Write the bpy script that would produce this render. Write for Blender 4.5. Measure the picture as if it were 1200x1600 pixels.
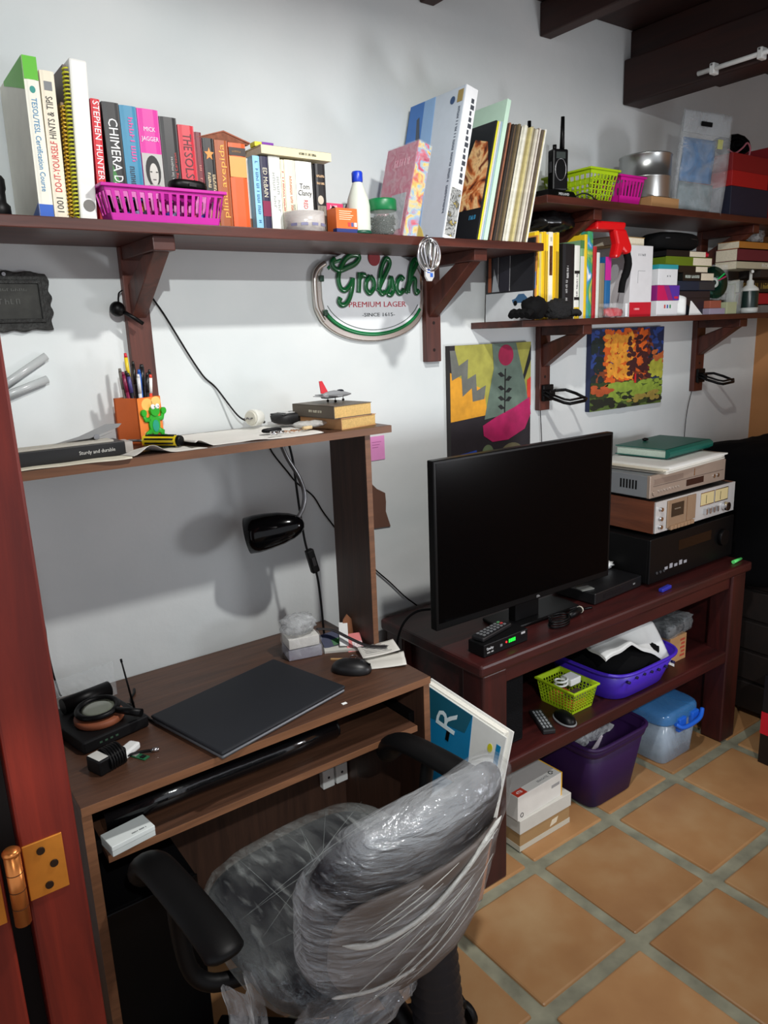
import bpy, bmesh, math, random
from mathutils import Vector, Matrix, noise
random.seed(7)
for o in list(bpy.data.objects): bpy.data.objects.remove(o)
S = bpy.context.scene
C = S.collection
PI = math.pi

# ------------------------------------------------------------------ camera
cam_d = bpy.data.cameras.new('camera'); cam = bpy.data.objects.new('camera', cam_d); C.objects.link(cam)
cam_d.sensor_fit = 'HORIZONTAL'; cam_d.sensor_width = 36; cam_d.lens = 36*1158.24/1200; cam_d.clip_start = .02
rx = Vector((0.80731, -0.58890, -0.03797)); dn = Vector((-0.16814, -0.16786, -0.97137)); fw = Vector((0.56566, 0.79058, -0.23453))
rot = Matrix((rx, -dn, -fw)).transposed()
cam.matrix_world = Matrix.Translation((0, -1.8, 1.56)) @ rot.to_4x4()
S.camera = cam

# ------------------------------------------------------------------ world, lights, exposure
W = bpy.data.worlds.new('world'); S.world = W; W.use_nodes = True
bgn = W.node_tree.nodes['Background']; bgn.inputs[0].default_value = (.90, .93, 1.0, 1); bgn.inputs[1].default_value = .72
S.view_settings.view_transform = 'Standard'; S.view_settings.look = 'None'; S.view_settings.gamma = 1
S.view_settings.exposure = 0.22
S.view_settings.use_curve_mapping = False

def area(name, loc, target, power, size, color, spread=180, shape='DISK'):
    d = bpy.data.lights.new(name, 'AREA'); d.energy = power; d.shape = shape; d.size = size; d.color = color; d.spread = math.radians(spread)
    o = bpy.data.objects.new(name, d); C.objects.link(o); o.location = loc
    o.rotation_euler = (Vector(target)-Vector(loc)).to_track_quat('-Z', 'Y').to_euler(); return o
def spot(name, loc, target, power, radius, color, angle, blend):
    d = bpy.data.lights.new(name, 'SPOT'); d.energy = power; d.shadow_soft_size = radius; d.color = color
    d.spot_size = math.radians(angle); d.spot_blend = blend
    o = bpy.data.objects.new(name, d); C.objects.link(o); o.location = loc
    o.rotation_euler = (Vector(target)-Vector(loc)).to_track_quat('-Z', 'Y').to_euler(); return o
area('ceiling_lamp', (1.05, -1.10, 2.40), (1.05, -1.10, 0), 21, .08, (1, .98, .95))
spot('standing_lamp', (2.3, -1.75, 1.15), (1.1, 0, 1.15), 34, .18, (.93, .95, 1), 120, .6)
spot('reflector_lamp', (-.10, -2.70, 2.46), (1.5, 0, 2.40), 130, .020, (.97, 1, .99), 92, .18)

# ------------------------------------------------------------------ materials
def lin(c):
    return tuple(((v/255)/12.92 if v/255 <= .04045 else ((v/255+.055)/1.055)**2.4) for v in c)
MATS = {}
def nodes(m):
    m.use_nodes = True; nt = m.node_tree; return nt, nt.nodes['Principled BSDF']
def mat(c, rough=.55, metal=0, var=.0, scale=30, bump=0, emit=0, spec=.5, coat=0):
    k = ('p', tuple(c), rough, metal, var, scale, bump, emit, spec, coat)
    if k in MATS: return MATS[k]
    m = bpy.data.materials.new('paint_%d_%d_%d' % tuple(c)); nt, b = nodes(m)
    b.inputs['Roughness'].default_value = rough; b.inputs['Metallic'].default_value = metal
    b.inputs['Specular IOR Level'].default_value = spec; b.inputs['Coat Weight'].default_value = coat
    col = lin(c); b.inputs['Base Color'].default_value = (*col, 1)
    tc = nt.nodes.new('ShaderNodeTexCoord'); n = nt.nodes.new('ShaderNodeTexNoise'); n.inputs['Scale'].default_value = scale
    n.inputs['Detail'].default_value = 4; nt.links.new(tc.outputs['Object'], n.inputs['Vector'])
    r = nt.nodes.new('ShaderNodeValToRGB'); v = max(var, .03)
    r.color_ramp.elements[0].position = .3; r.color_ramp.elements[1].position = .7
    r.color_ramp.elements[0].color = (*[x*(1-v) for x in col], 1); r.color_ramp.elements[1].color = (*[min(1, x*(1+v)) for x in col], 1)
    nt.links.new(n.outputs['Fac'], r.inputs['Fac']); nt.links.new(r.outputs['Color'], b.inputs['Base Color'])
    if bump:
        bp = nt.nodes.new('ShaderNodeBump'); bp.inputs['Strength'].default_value = bump; bp.inputs['Distance'].default_value = .01
        nt.links.new(n.outputs['Fac'], bp.inputs['Height']); nt.links.new(bp.outputs['Normal'], b.inputs['Normal'])
    if emit:
        b.inputs['Emission Color'].default_value = (*col, 1); b.inputs['Emission Strength'].default_value = emit
    MATS[k] = m; return m
def wood(c1, c2, stretch=(1, 12, 12), scale=3.0, rough=.45, coat=0.0):
    k = ('w', tuple(c1), tuple(c2), stretch, scale, rough, coat)
    if k in MATS: return MATS[k]
    m = bpy.data.materials.new('wood'); nt, b = nodes(m)
    tc = nt.nodes.new('ShaderNodeTexCoord'); mp = nt.nodes.new('ShaderNodeMapping'); mp.inputs['Scale'].default_value = stretch
    n = nt.nodes.new('ShaderNodeTexNoise'); n.inputs['Scale'].default_value = scale; n.inputs['Detail'].default_value = 6; n.inputs['Roughness'].default_value = .65
    n.inputs['Distortion'].default_value = .6
    r = nt.nodes.new('ShaderNodeValToRGB'); r.color_ramp.elements[0].position = .32; r.color_ramp.elements[1].position = .7
    r.color_ramp.elements[0].color = (*lin(c1), 1); r.color_ramp.elements[1].color = (*lin(c2), 1)
    nt.links.new(tc.outputs['Object'], mp.inputs['Vector']); nt.links.new(mp.outputs['Vector'], n.inputs['Vector'])
    nt.links.new(n.outputs['Fac'], r.inputs['Fac']); nt.links.new(r.outputs['Color'], b.inputs['Base Color'])
    bp = nt.nodes.new('ShaderNodeBump'); bp.inputs['Strength'].default_value = .12; bp.inputs['Distance'].default_value = .004
    nt.links.new(n.outputs['Fac'], bp.inputs['Height']); nt.links.new(bp.outputs['Normal'], b.inputs['Normal'])
    b.inputs['Roughness'].default_value = rough; b.inputs['Coat Weight'].default_value = coat; b.inputs['Coat Roughness'].default_value = .25
    MATS[k] = m; return m
def film(c, lo=.05, hi=.6, scale=12, stretch=(1, 1, 1), rough=.15, bump=.6, dist=.02):
    """thin clear or milky plastic: transparent mixed with a glossy whitish film along wrinkles"""
    k = ('f', tuple(c), lo, hi, scale, stretch, rough, bump)
    if k in MATS: return MATS[k]
    m = bpy.data.materials.new('plastic_film'); nt, b = nodes(m)
    out = nt.nodes['Material Output']; tr = nt.nodes.new('ShaderNodeBsdfTransparent'); mx = nt.nodes.new('ShaderNodeMixShader')
    b.inputs['Base Color'].default_value = (*lin(c), 1); b.inputs['Roughness'].default_value = rough; b.inputs['Specular IOR Level'].default_value = .8
    tc = nt.nodes.new('ShaderNodeTexCoord'); mp = nt.nodes.new('ShaderNodeMapping'); mp.inputs['Scale'].default_value = stretch
    n = nt.nodes.new('ShaderNodeTexNoise'); n.inputs['Scale'].default_value = scale; n.inputs['Detail'].default_value = 7; n.inputs['Distortion'].default_value = 1.2
    n.inputs['Roughness'].default_value = .7
    r = nt.nodes.new('ShaderNodeMapRange'); r.inputs['From Min'].default_value = .38; r.inputs['From Max'].default_value = .72
    r.inputs['To Min'].default_value = lo; r.inputs['To Max'].default_value = hi
    nt.links.new(tc.outputs['Object'], mp.inputs['Vector']); nt.links.new(mp.outputs['Vector'], n.inputs['Vector'])
    nt.links.new(n.outputs['Fac'], r.inputs['Value']); nt.links.new(r.outputs['Result'], mx.inputs['Fac'])
    bp = nt.nodes.new('ShaderNodeBump'); bp.inputs['Strength'].default_value = bump; bp.inputs['Distance'].default_value = dist
    nt.links.new(n.outputs['Fac'], bp.inputs['Height']); nt.links.new(bp.outputs['Normal'], b.inputs['Normal'])
    nt.links.new(tr.outputs[0], mx.inputs[1]); nt.links.new(b.outputs[0], mx.inputs[2]); nt.links.new(mx.outputs[0], out.inputs['Surface'])
    MATS[k] = m; return m
def stretch_film(c, lo, hi, mstr, bstr, mscale=3.0, bscale=9.0, rough=.1, bump=.8, rotd=0):
    """clear stretch wrap: broad milky bands plus fine pulled wrinkles that catch the light"""
    m = bpy.data.materials.new('stretch_film'); nt, b = nodes(m)
    out = nt.nodes['Material Output']; tr = nt.nodes.new('ShaderNodeBsdfTransparent'); mx = nt.nodes.new('ShaderNodeMixShader'); gl = nt.nodes.new('ShaderNodeBsdfGlossy'); ad = nt.nodes.new('ShaderNodeMixShader')
    b.inputs['Base Color'].default_value = (*lin(c), 1); b.inputs['Roughness'].default_value = rough+.1; gl.inputs['Roughness'].default_value = rough; gl.inputs['Color'].default_value = (.9, .95, 1, 1)
    tc = nt.nodes.new('ShaderNodeTexCoord'); L = nt.links.new; res = []
    for st, sc, det in ((mstr, mscale, 4), (bstr, bscale, 5)):
        mp = nt.nodes.new('ShaderNodeMapping'); mp.inputs['Scale'].default_value = st; mp.inputs['Rotation'].default_value = (0, math.radians(rotd), 0)
        n = nt.nodes.new('ShaderNodeTexNoise'); n.inputs['Scale'].default_value = sc; n.inputs['Detail'].default_value = det; n.inputs['Distortion'].default_value = .35
        L(tc.outputs['Object'], mp.inputs['Vector']); L(mp.outputs['Vector'], n.inputs['Vector']); res.append(n)
    r = nt.nodes.new('ShaderNodeMapRange'); r.inputs['From Min'].default_value = .36; r.inputs['From Max'].default_value = .70; r.inputs['To Min'].default_value = lo; r.inputs['To Max'].default_value = hi
    L(res[0].outputs['Fac'], r.inputs['Value'])
    fine = nt.nodes.new('ShaderNodeMapRange'); fine.inputs['From Min'].default_value = .55; fine.inputs['From Max'].default_value = .72; fine.inputs['To Min'].default_value = 0; fine.inputs['To Max'].default_value = .20
    L(res[1].outputs['Fac'], fine.inputs['Value']); sm = nt.nodes.new('ShaderNodeMath'); sm.operation = 'ADD'; sm.use_clamp = True; L(r.outputs['Result'], sm.inputs[0]); L(fine.outputs['Result'], sm.inputs[1])
    bp = nt.nodes.new('ShaderNodeBump'); bp.inputs['Strength'].default_value = bump; bp.inputs['Distance'].default_value = .02; L(res[1].outputs['Fac'], bp.inputs['Height'])
    L(bp.outputs['Normal'], b.inputs['Normal']); L(bp.outputs['Normal'], gl.inputs['Normal'])
    L(sm.outputs[0], mx.inputs['Fac']); L(tr.outputs[0], mx.inputs[1]); L(b.outputs[0], mx.inputs[2])
    ad.inputs['Fac'].default_value = .05; L(mx.outputs[0], ad.inputs[1]); L(gl.outputs[0], ad.inputs[2]); L(ad.outputs[0], out.inputs['Surface'])
    return m
def ramp_mat(name, cols, scale=4, stretch=(1, 1, 1), rough=.6, detail=3, dist=1.0):
    """several colours laid out by noise: cover pictures, pebbled prints"""
    m = bpy.data.materials.new(name); nt, b = nodes(m); b.inputs['Roughness'].default_value = rough
    tc = nt.nodes.new('ShaderNodeTexCoord'); mp = nt.nodes.new('ShaderNodeMapping'); mp.inputs['Scale'].default_value = stretch
    n = nt.nodes.new('ShaderNodeTexNoise'); n.inputs['Scale'].default_value = scale; n.inputs['Detail'].default_value = detail; n.inputs['Distortion'].default_value = dist
    r = nt.nodes.new('ShaderNodeValToRGB'); e = r.color_ramp.elements
    for i, c in enumerate(cols):
        p = .28+.44*i/max(1, len(cols)-1)
        el = e[i] if i < 2 else e.new(p)
        el.position = p; el.color = (*lin(c), 1)
    nt.links.new(tc.outputs['Object'], mp.inputs['Vector']); nt.links.new(mp.outputs['Vector'], n.inputs['Vector'])
    nt.links.new(n.outputs['Fac'], r.inputs['Fac']); nt.links.new(r.outputs['Color'], b.inputs['Base Color'])
    return m
def plaster(c, c2):
    m = bpy.data.materials.new('plaster'); nt, b = nodes(m); b.inputs['Roughness'].default_value = .85; b.inputs['Specular IOR Level'].default_value = .25
    tc = nt.nodes.new('ShaderNodeTexCoord'); n = nt.nodes.new('ShaderNodeTexNoise'); n.inputs['Scale'].default_value = 2.2; n.inputs['Detail'].default_value = 5
    r = nt.nodes.new('ShaderNodeValToRGB'); r.color_ramp.elements[0].position = .35; r.color_ramp.elements[1].position = .65
    r.color_ramp.elements[0].color = (*lin(c), 1); r.color_ramp.elements[1].color = (*lin(c2), 1)
    n2 = nt.nodes.new('ShaderNodeTexNoise'); n2.inputs['Scale'].default_value = 9; n2.inputs['Detail'].default_value = 6
    bp = nt.nodes.new('ShaderNodeBump'); bp.inputs['Strength'].default_value = .25; bp.inputs['Distance'].default_value = .012
    for a in (n, n2): nt.links.new(tc.outputs['Object'], a.inputs['Vector'])
    nt.links.new(n.outputs['Fac'], r.inputs['Fac']); nt.links.new(r.outputs['Color'], b.inputs['Base Color'])
    nt.links.new(n2.outputs['Fac'], bp.inputs['Height']); nt.links.new(bp.outputs['Normal'], b.inputs['Normal']); return m
def terracotta():
    m = bpy.data.materials.new('terracotta'); nt, b = nodes(m); b.inputs['Roughness'].default_value = .38; b.inputs['Specular IOR Level'].default_value = .35
    tc = nt.nodes.new('ShaderNodeTexCoord'); oi = nt.nodes.new('ShaderNodeObjectInfo'); n = nt.nodes.new('ShaderNodeTexNoise')
    n.noise_dimensions = '4D'; n.inputs['Scale'].default_value = 5; n.inputs['Detail'].default_value = 5
    mu = nt.nodes.new('ShaderNodeMath'); mu.operation = 'MULTIPLY'; mu.inputs[1].default_value = 40
    nt.links.new(oi.outputs['Random'], mu.inputs[0]); nt.links.new(mu.outputs[0], n.inputs['W']); nt.links.new(tc.outputs['Object'], n.inputs['Vector'])
    r = nt.nodes.new('ShaderNodeValToRGB'); e = r.color_ramp.elements
    e[0].position = .25; e[0].color = (*lin((142, 101, 65)), 1); e[1].position = .75; e[1].color = (*lin((172, 141, 102)), 1)
    e2 = e.new(.5); e2.color = (*lin((158, 118, 78)), 1)
    hs = nt.nodes.new('ShaderNodeHueSaturation'); mr = nt.nodes.new('ShaderNodeMapRange'); mr.inputs['To Min'].default_value = .86; mr.inputs['To Max'].default_value = 1.1
    nt.links.new(oi.outputs['Random'], mr.inputs['Value']); nt.links.new(mr.outputs['Result'], hs.inputs['Value'])
    nt.links.new(n.outputs['Fac'], r.inputs['Fac']); nt.links.new(r.outputs['Color'], hs.inputs['Color']); nt.links.new(hs.outputs['Color'], b.inputs['Base Color'])
    bp = nt.nodes.new('ShaderNodeBump'); bp.inputs['Strength'].default_value = .15; bp.inputs['Distance'].default_value = .01
    nt.links.new(n.outputs['Fac'], bp.inputs['Height']); nt.links.new(bp.outputs['Normal'], b.inputs['Normal']); return m
def glass_mat(c=(255, 255, 255), rough=.02, fac=.16):
    return film(c, fac*.6, fac*1.6, 3, (1, 1, 1), rough, .05)

MAHOG = wood((52, 21, 15), (88, 41, 30), (1, 10, 10), 2.5, .42)
MAHOG_V = wood((58, 26, 19), (98, 48, 35), (10, 10, 1), 2.5, .45)
REDWOOD = wood((98, 24, 16), (134, 40, 25), (14, 14, 1), 2.0, .45)
CABW = wood((36, 11, 11), (66, 20, 18), (1, 9, 9), 2.5, .45)
BEAMW = wood((34, 14, 11), (56, 25, 18), (9, 1, 9), 2.5, .6)
DESKW = wood((60, 39, 28), (88, 58, 42), (1, 14, 14), 4, .42)
DESKV = wood((52, 34, 26), (76, 51, 39), (14, 14, 1), 4, .5)
DESKE = wood((104, 69, 46), (134, 91, 62), (1, 6, 14), 4, .5)
BLACK = mat((7, 7, 8), .42, spec=.2); BLACKG = mat((4, 4, 5), .12, spec=.25); BLACKM = mat((11, 11, 12), .85, spec=.15)
WHITE = mat((232, 234, 232), .5); CREAM = mat((226, 215, 184), .7); PAGE = mat((222, 212, 188), .85, var=.08, scale=200)
PAGEW = mat((228, 226, 216), .85, var=.06, scale=220); CHROME = mat((214, 214, 216), .18, 1); STEEL = mat((150, 150, 152), .35, 1)
GREY = mat((120, 122, 124), .5); DGREY = mat((46, 47, 50), .6); BRASS = mat((214, 138, 52), .38, .55, .2, 18)
CLEAR = film((236, 240, 242), .04, .34, 14, (1, 1, 1), .08, .4)
MILKY = film((232, 236, 238), .25, .85, 20, (1, 1, 1), .12, 1.0)

# ------------------------------------------------------------------ mesh helpers
def rotm(ax, deg): return Matrix.Rotation(math.radians(deg), 4, ax)
def T(x, y, z): return Matrix.Translation((x, y, z))
class MB:
    def __init__(s): s.v = []; s.f = []; s.s = []
    def add(s, vs, fs, smooth=False, M=None):
        b = len(s.v)
        s.v += [tuple(M @ Vector(v)) if M is not None else tuple(v) for v in vs]
        for f in fs: s.f.append([i+b for i in f]); s.s.append(smooth)
        return s
    def box(s, x0, x1, y0, y1, z0, z1, M=None):
        vs = [(x, y, z) for x in (x0, x1) for y in (y0, y1) for z in (z0, z1)]
        return s.add(vs, [(0, 1, 3, 2), (4, 6, 7, 5), (0, 4, 5, 1), (2, 3, 7, 6), (0, 2, 6, 4), (1, 5, 7, 3)], M=M)
    def hexa(s, a, b, M=None):
        """8 corners: bottom quad a, top quad b (same winding)"""
        return s.add(list(a)+list(b), [(3, 2, 1, 0), (4, 5, 6, 7)]+[(i, (i+1) % 4, 4+(i+1) % 4, 4+i) for i in range(4)], M=M)
    def prism(s, poly, d0, d1, axis='y', M=None, smooth=False):
        def p(u, v, d): return {'y': (u, d, v), 'x': (d, u, v), 'z': (u, v, d)}[axis]
        n = len(poly); vs = [p(u, v, d0) for u, v in poly]+[p(u, v, d1) for u, v in poly]
        s.add(vs, [list(range(n)), list(range(2*n-1, n-1, -1))], M=M)
        b = len(s.v)-2*n
        for i in range(n): s.f.append([b+i, b+(i+1) % n, b+n+(i+1) % n, b+n+i]); s.s.append(smooth)
        return s
    def cyl(s, p0, p1, r0, r1=None, n=16, caps=True, smooth=True):
        r1 = r0 if r1 is None else r1
        p0 = Vector(p0); p1 = Vector(p1); d = (p1-p0).normalized()
        a = d.orthogonal().normalized(); c = d.cross(a)
        vs = []
        for p, r in ((p0, r0), (p1, r1)):
            for i in range(n):
                t = 2*PI*i/n; vs.append(p+a*r*math.cos(t)+c*r*math.sin(t))
        b = len(s.v); s.add(vs, [(i, (i+1) % n, n+(i+1) % n, n+i) for i in range(n)], smooth)
        if caps: s.f += [[b+i for i in range(n-1, -1, -1)], [b+n+i for i in range(n)]]; s.s += [False, False]
        return s
    def tube(s, pts, r, n=8, closed=False, flat=None):
        """swept round section; r a number or list; flat = (axis index, factor) squashes about the path"""
        pts = [Vector(p) for p in pts]; N = len(pts); b = len(s.v); prev = None
        for i, p in enumerate(pts):
            if closed: d = pts[(i+1) % N]-pts[i-1]
            else: d = pts[min(i+1, N-1)]-pts[max(i-1, 0)]
            d = d.normalized() if d.length > 1e-9 else Vector((0, 0, 1))
            if prev is None: a = d.orthogonal().normalized()
            else:
                a = prev-d*prev.dot(d); a = a.normalized() if a.length > 1e-6 else d.orthogonal().normalized()
            prev = a; c = d.cross(a); rr = r[i] if isinstance(r, (list, tuple)) else r
            for k in range(n):
                t = 2*PI*k/n; o = a*rr*math.cos(t)+c*rr*math.sin(t)
                if flat: o[flat[0]] *= flat[1]
                s.v.append(tuple(p+o))
        M = N if closed else N-1
        for i in range(M):
            for k in range(n):
                j = (i+1) % N; s.f.append([b+i*n+k, b+i*n+(k+1) % n, b+j*n+(k+1) % n, b+j*n+k]); s.s.append(True)
        if not closed:
            s.f += [[b+k for k in range(n-1, -1, -1)], [b+(N-1)*n+k for k in range(n)]]; s.s += [False, False]
        return s
    def lathe(s, prof, n=24, M=None, smooth=True):
        vs = []
        for r, z in prof:
            for i in range(n): t = 2*PI*i/n; vs.append((r*math.cos(t), r*math.sin(t), z))
        fs = [(j*n+i, j*n+(i+1) % n, (j+1)*n+(i+1) % n, (j+1)*n+i) for j in range(len(prof)-1) for i in range(n)]
        b = len(s.v); s.add(vs, fs, smooth, M)
        if prof[0][0] > 1e-5: s.f.append([b+i for i in range(n-1, -1, -1)]); s.s.append(False)
        if prof[-1][0] > 1e-5: k = b+(len(prof)-1)*n; s.f.append([k+i for i in range(n)]); s.s.append(False)
        return s
    def grid(s, fn, nu, nv, th=None, smooth=True):
        """fn(u,v)->point; th gives the sheet a thickness downwards"""
        P = [[Vector(fn(i/nu, j/nv)) for j in range(nv+1)] for i in range(nu+1)]
        b = len(s.v); w = nv+1
        for r in P: s.v += [tuple(p) for p in r]
        for i in range(nu):
            for j in range(nv): s.f.append([b+i*w+j, b+(i+1)*w+j, b+(i+1)*w+j+1, b+i*w+j+1]); s.s.append(smooth)
        if th:
            c = len(s.v); o = Vector(th) if isinstance(th, (tuple, list)) else Vector((0, 0, -th))
            for r in P: s.v += [tuple(p+o) for p in r]
            for i in range(nu):
                for j in range(nv): s.f.append([c+i*w+j+1, c+(i+1)*w+j+1, c+(i+1)*w+j, c+i*w+j]); s.s.append(smooth)
            ring = [i*w for i in range(nu+1)]+[nu*w+j for j in range(1, nv+1)]+[i*w+nv for i in range(nu-1, -1, -1)]+[j for j in range(nv-1, 0, -1)]
            for k in range(len(ring)):
                p, q = ring[k], ring[(k+1) % len(ring)]
                s.f.append([b+q, b+p, c+p, c+q]); s.s.append(False)
        return s
    def blob(s, c, r, nu=24, nv=14, amp=.15, freq=6, seed=0, e=1.0, flatb=None):
        """superellipsoid with noise: cloth lumps, crumpled bags"""
        def sp(t): return math.copysign(abs(t)**e, t)
        def fn(u, v):
            a = 2*PI*u; t = PI*(v-.5); d = Vector((sp(math.cos(t))*sp(math.cos(a)), sp(math.cos(t))*sp(math.sin(a)), sp(math.sin(t))))
            k = 1+amp*noise.fractal(d*freq*.5+Vector((seed*3.1, seed, 0)), .7, 2.2, 4)
            p = Vector((c[0]+r[0]*d.x*k, c[1]+r[1]*d.y*k, c[2]+r[2]*d.z*k))
            if flatb is not None and p.z < flatb: p.z = flatb
            return p
        return s.grid(fn, nu, nv)
def crom(pts, k=6):
    P = [Vector(p) for p in pts]; out = []
    for i in range(len(P)-1):
        a, b, c, d = P[max(i-1, 0)], P[i], P[i+1], P[min(i+2, len(P)-1)]
        for j in range(k):
            t = j/k; out.append(.5*((2*b)+(c-a)*t+(2*a-5*b+4*c-d)*t*t+(3*b-a-3*c+d)*t**3))
    return out+[P[-1]]
def obj(name, mb, m, parent=None, bevel=0, seg=2, loc=None, rot=None, clean=True):
    me = bpy.data.meshes.new(name); me.from_pydata(mb.v, [], mb.f)
    me.polygons.foreach_set('use_smooth', mb.s); me.materials.append(m)
    bm = bmesh.new(); bm.from_mesh(me)
    if clean: bmesh.ops.remove_doubles(bm, verts=bm.verts, dist=1e-6)
    bmesh.ops.recalc_face_normals(bm, faces=bm.faces); bm.to_mesh(me); bm.free()
    o = bpy.data.objects.new(name, me); C.objects.link(o)
    if parent: o.parent = parent
    if loc: o.location = loc
    if rot: o.rotation_euler = rot
    if bevel:
        b = o.modifiers.new('bevel', 'BEVEL'); b.width = bevel; b.segments = seg; b.limit_method = 'ANGLE'; b.angle_limit = math.radians(40)
    return o
def box(name, dims, m, parent=None, bevel=0, **k): return obj(name, MB().box(*dims), m, parent, bevel, **k)
def thing(name, label, cat, loc=(0, 0, 0), rotz=0, group=None, rot=None):
    o = bpy.data.objects.new(name, None); C.objects.link(o); o.empty_display_size = .02; o.location = loc
    o.rotation_euler = [math.radians(a) for a in (rot or (0, 0, rotz))]
    o['label'] = label; o['category'] = cat
    if group: o['group'] = group
    return o
def tag(o, label, cat, group=None):
    o['label'] = label; o['category'] = cat
    if group: o['group'] = group
    return o
def struct(o): o['kind'] = 'structure'; return o
FACE = {'front': rotm('X', 90), 'left': rotm('Z', -90) @ rotm('X', 90), 'up': Matrix.Identity(4)}
def marks(n, size, width, ext, seed):
    """rows of small strokes for print too small to read"""
    mb = MB(); rr = random.Random(seed); w = width/n; h = size*.62
    for k in range(n):
        x = -width/2+w*k; g = rr.random()
        if g < .12: continue
        mb.box(x, x+w*.22, -h/2, h/2, -ext, ext)
        if g > .35: mb.box(x+w*.55, x+w*.75, -h/2, h/2*rr.choice((1, 1, .2)), -ext, ext)
        if g > .25: z = rr.choice((-h/2, 0, h/2-h*.16)); mb.box(x+w*.22, x+w*.55, z, z+h*.16, -ext, ext)
    me = bpy.data.meshes.new('print'); me.from_pydata(mb.v, [], mb.f); return me
def text(s, size, m, parent, loc, face='front', turn=0, ext=.0003, name='lettering', width=None, offset=0, shear=0):
    if s.startswith('~'):
        n = int(s[1:]); me = marks(n, size, width or size*.6*n, ext, n*7+int(size*1e5)); me.transform(FACE[face] @ rotm('Z', turn)); me.materials.append(m)
        o = bpy.data.objects.new('fine_print', me); C.objects.link(o); o.location = loc
        if parent: o.parent = parent
        return o
    cu = bpy.data.curves.new('t', 'FONT'); cu.body = s; cu.size = size; cu.extrude = ext; cu.align_x = 'CENTER'; cu.align_y = 'CENTER'
    cu.resolution_u = 2; cu.offset = offset; cu.shear = shear
    t = bpy.data.objects.new('t', cu); C.objects.link(t)
    bpy.context.view_layer.update()
    dg = bpy.context.evaluated_depsgraph_get(); me = bpy.data.meshes.new_from_object(t.evaluated_get(dg))
    bpy.data.objects.remove(t); bpy.data.curves.remove(cu)
    if width:
        xs = [v.co.x for v in me.vertices]; k = width/max(1e-6, max(xs)-min(xs))
        for v in me.vertices: v.co.x *= k
    me.transform(FACE[face] @ rotm('Z', turn)); me.materials.clear(); me.materials.append(m)
    o = bpy.data.objects.new(name, me); C.objects.link(o); o.location = loc
    if parent: o.parent = parent
    return o
def ell(cx, cy, a, b, n=20): return [(cx+a*math.cos(2*PI*i/n), cy+b*math.sin(2*PI*i/n)) for i in range(n)]
def plate(name, poly, m, parent, y, th=.0006, face='front'):
    """flat printed or cut-out shape lying on a face; poly in (u, z) ; y is the face plane"""
    mb = MB().prism(poly, y-th, y+th*.5, 'y' if face == 'front' else 'x')
    return obj(name, mb, m, parent)
def rect(u0, u1, v0, v1): return [(u0, v0), (u1, v0), (u1, v1), (u0, v1)]

# ================================================================== THE SETTING
GROUT = mat((126, 125, 106), .9, var=.3, scale=14, bump=.4)
fl = struct(box('floor', (-1.6, 3.5, -3.9, .1, -.08, -.006), GROUT))
TERRA = terracotta()
P, G = .355, .019
tile_me = None
for i in range(-8, 7):
    for j in range(0, 11):
        x0 = 1.080+P*i; y1 = -.142-.355*j+.355
        if x0 > 3.3 or x0 < -1.6: continue
        if tile_me is None:
            t = box('floor_tile', (G, P-G, -(P-G), -G, -.02, 0), TERRA, fl, .006); tile_me = t.data
        else:
            t = bpy.data.objects.new('floor_tile', tile_me); C.objects.link(t); t.parent = fl
            b = t.modifiers.new('bevel', 'BEVEL'); b.width = .006; b.segments = 2; b.limit_method = 'ANGLE'
        t.location = (x0, y1, random.uniform(-.001, .001)); t.rotation_euler = (0, 0, random.uniform(-.006, .006))
struct(box('wall_back', (-1.6, 3.5, 0, .12, -.08, 2.62), plaster((206, 212, 212), (220, 223, 222))))
struct(box('wall_right', (3.40, 3.52, -3.9, 0, -.08, 2.62), plaster((176, 122, 76), (190, 134, 86))))
ceil = struct(box('ceiling', (-1.6, 3.5, -3.9, .1, 2.56, 2.62), BEAMW))
# ceiling boards between joists, each its own piece, running along the wall
for k in range(11):
    box('ceiling_board', (-1.6, 3.39, -.35-.35*k+.004, -.35*k-.002, 2.54, 2.559), BEAMW, ceil, .003)
for k in range(-5, 3):
    x = 1.475+.483*k
    if k == 2: continue
    box('ceiling_joist', (x, x+.05, -3.85, -.001, 2.443, 2.539), BEAMW, ceil, .004)
box('ceiling_joist', (2.415, 2.49, -3.85, -.001, 2.446, 2.539), BEAMW, ceil, .004)
box('main_beam', (2.381, 2.482, -3.85, -.001, 2.302, 2.445), BEAMW, ceil, .006)
for k in (3,): box('ceiling_joist', (2.93, 2.98, -3.85, -.001, 2.443, 2.539), BEAMW, ceil, .004)
# white metal rail on the beam
r = thing('wall_rail', 'white metal rail with two brackets screwed to the dark ceiling beam', 'rail', (2.381, -.41, 2.315))
obj('rod', MB().cyl((-.022, .11, .003), (-.022, -.16, .003), .007), WHITE, r)
for yy in (.06, -.09):
    b = box('bracket', (-.03, 0, yy-.008, yy+.008, -.012, .02), WHITE, r, .003); obj('screw', MB().cyl((-.033, yy, .014), (-.03, yy, .014), .003, n=8), STEEL, b)

# unseen rail added behind the camera to block the reflector lamp's lower light
struct(box('lamp_cutoff_rail', (-1.55, 1.9, -2.15, -2.05, 2.05, 2.18), REDWOOD, None, .004))
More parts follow.
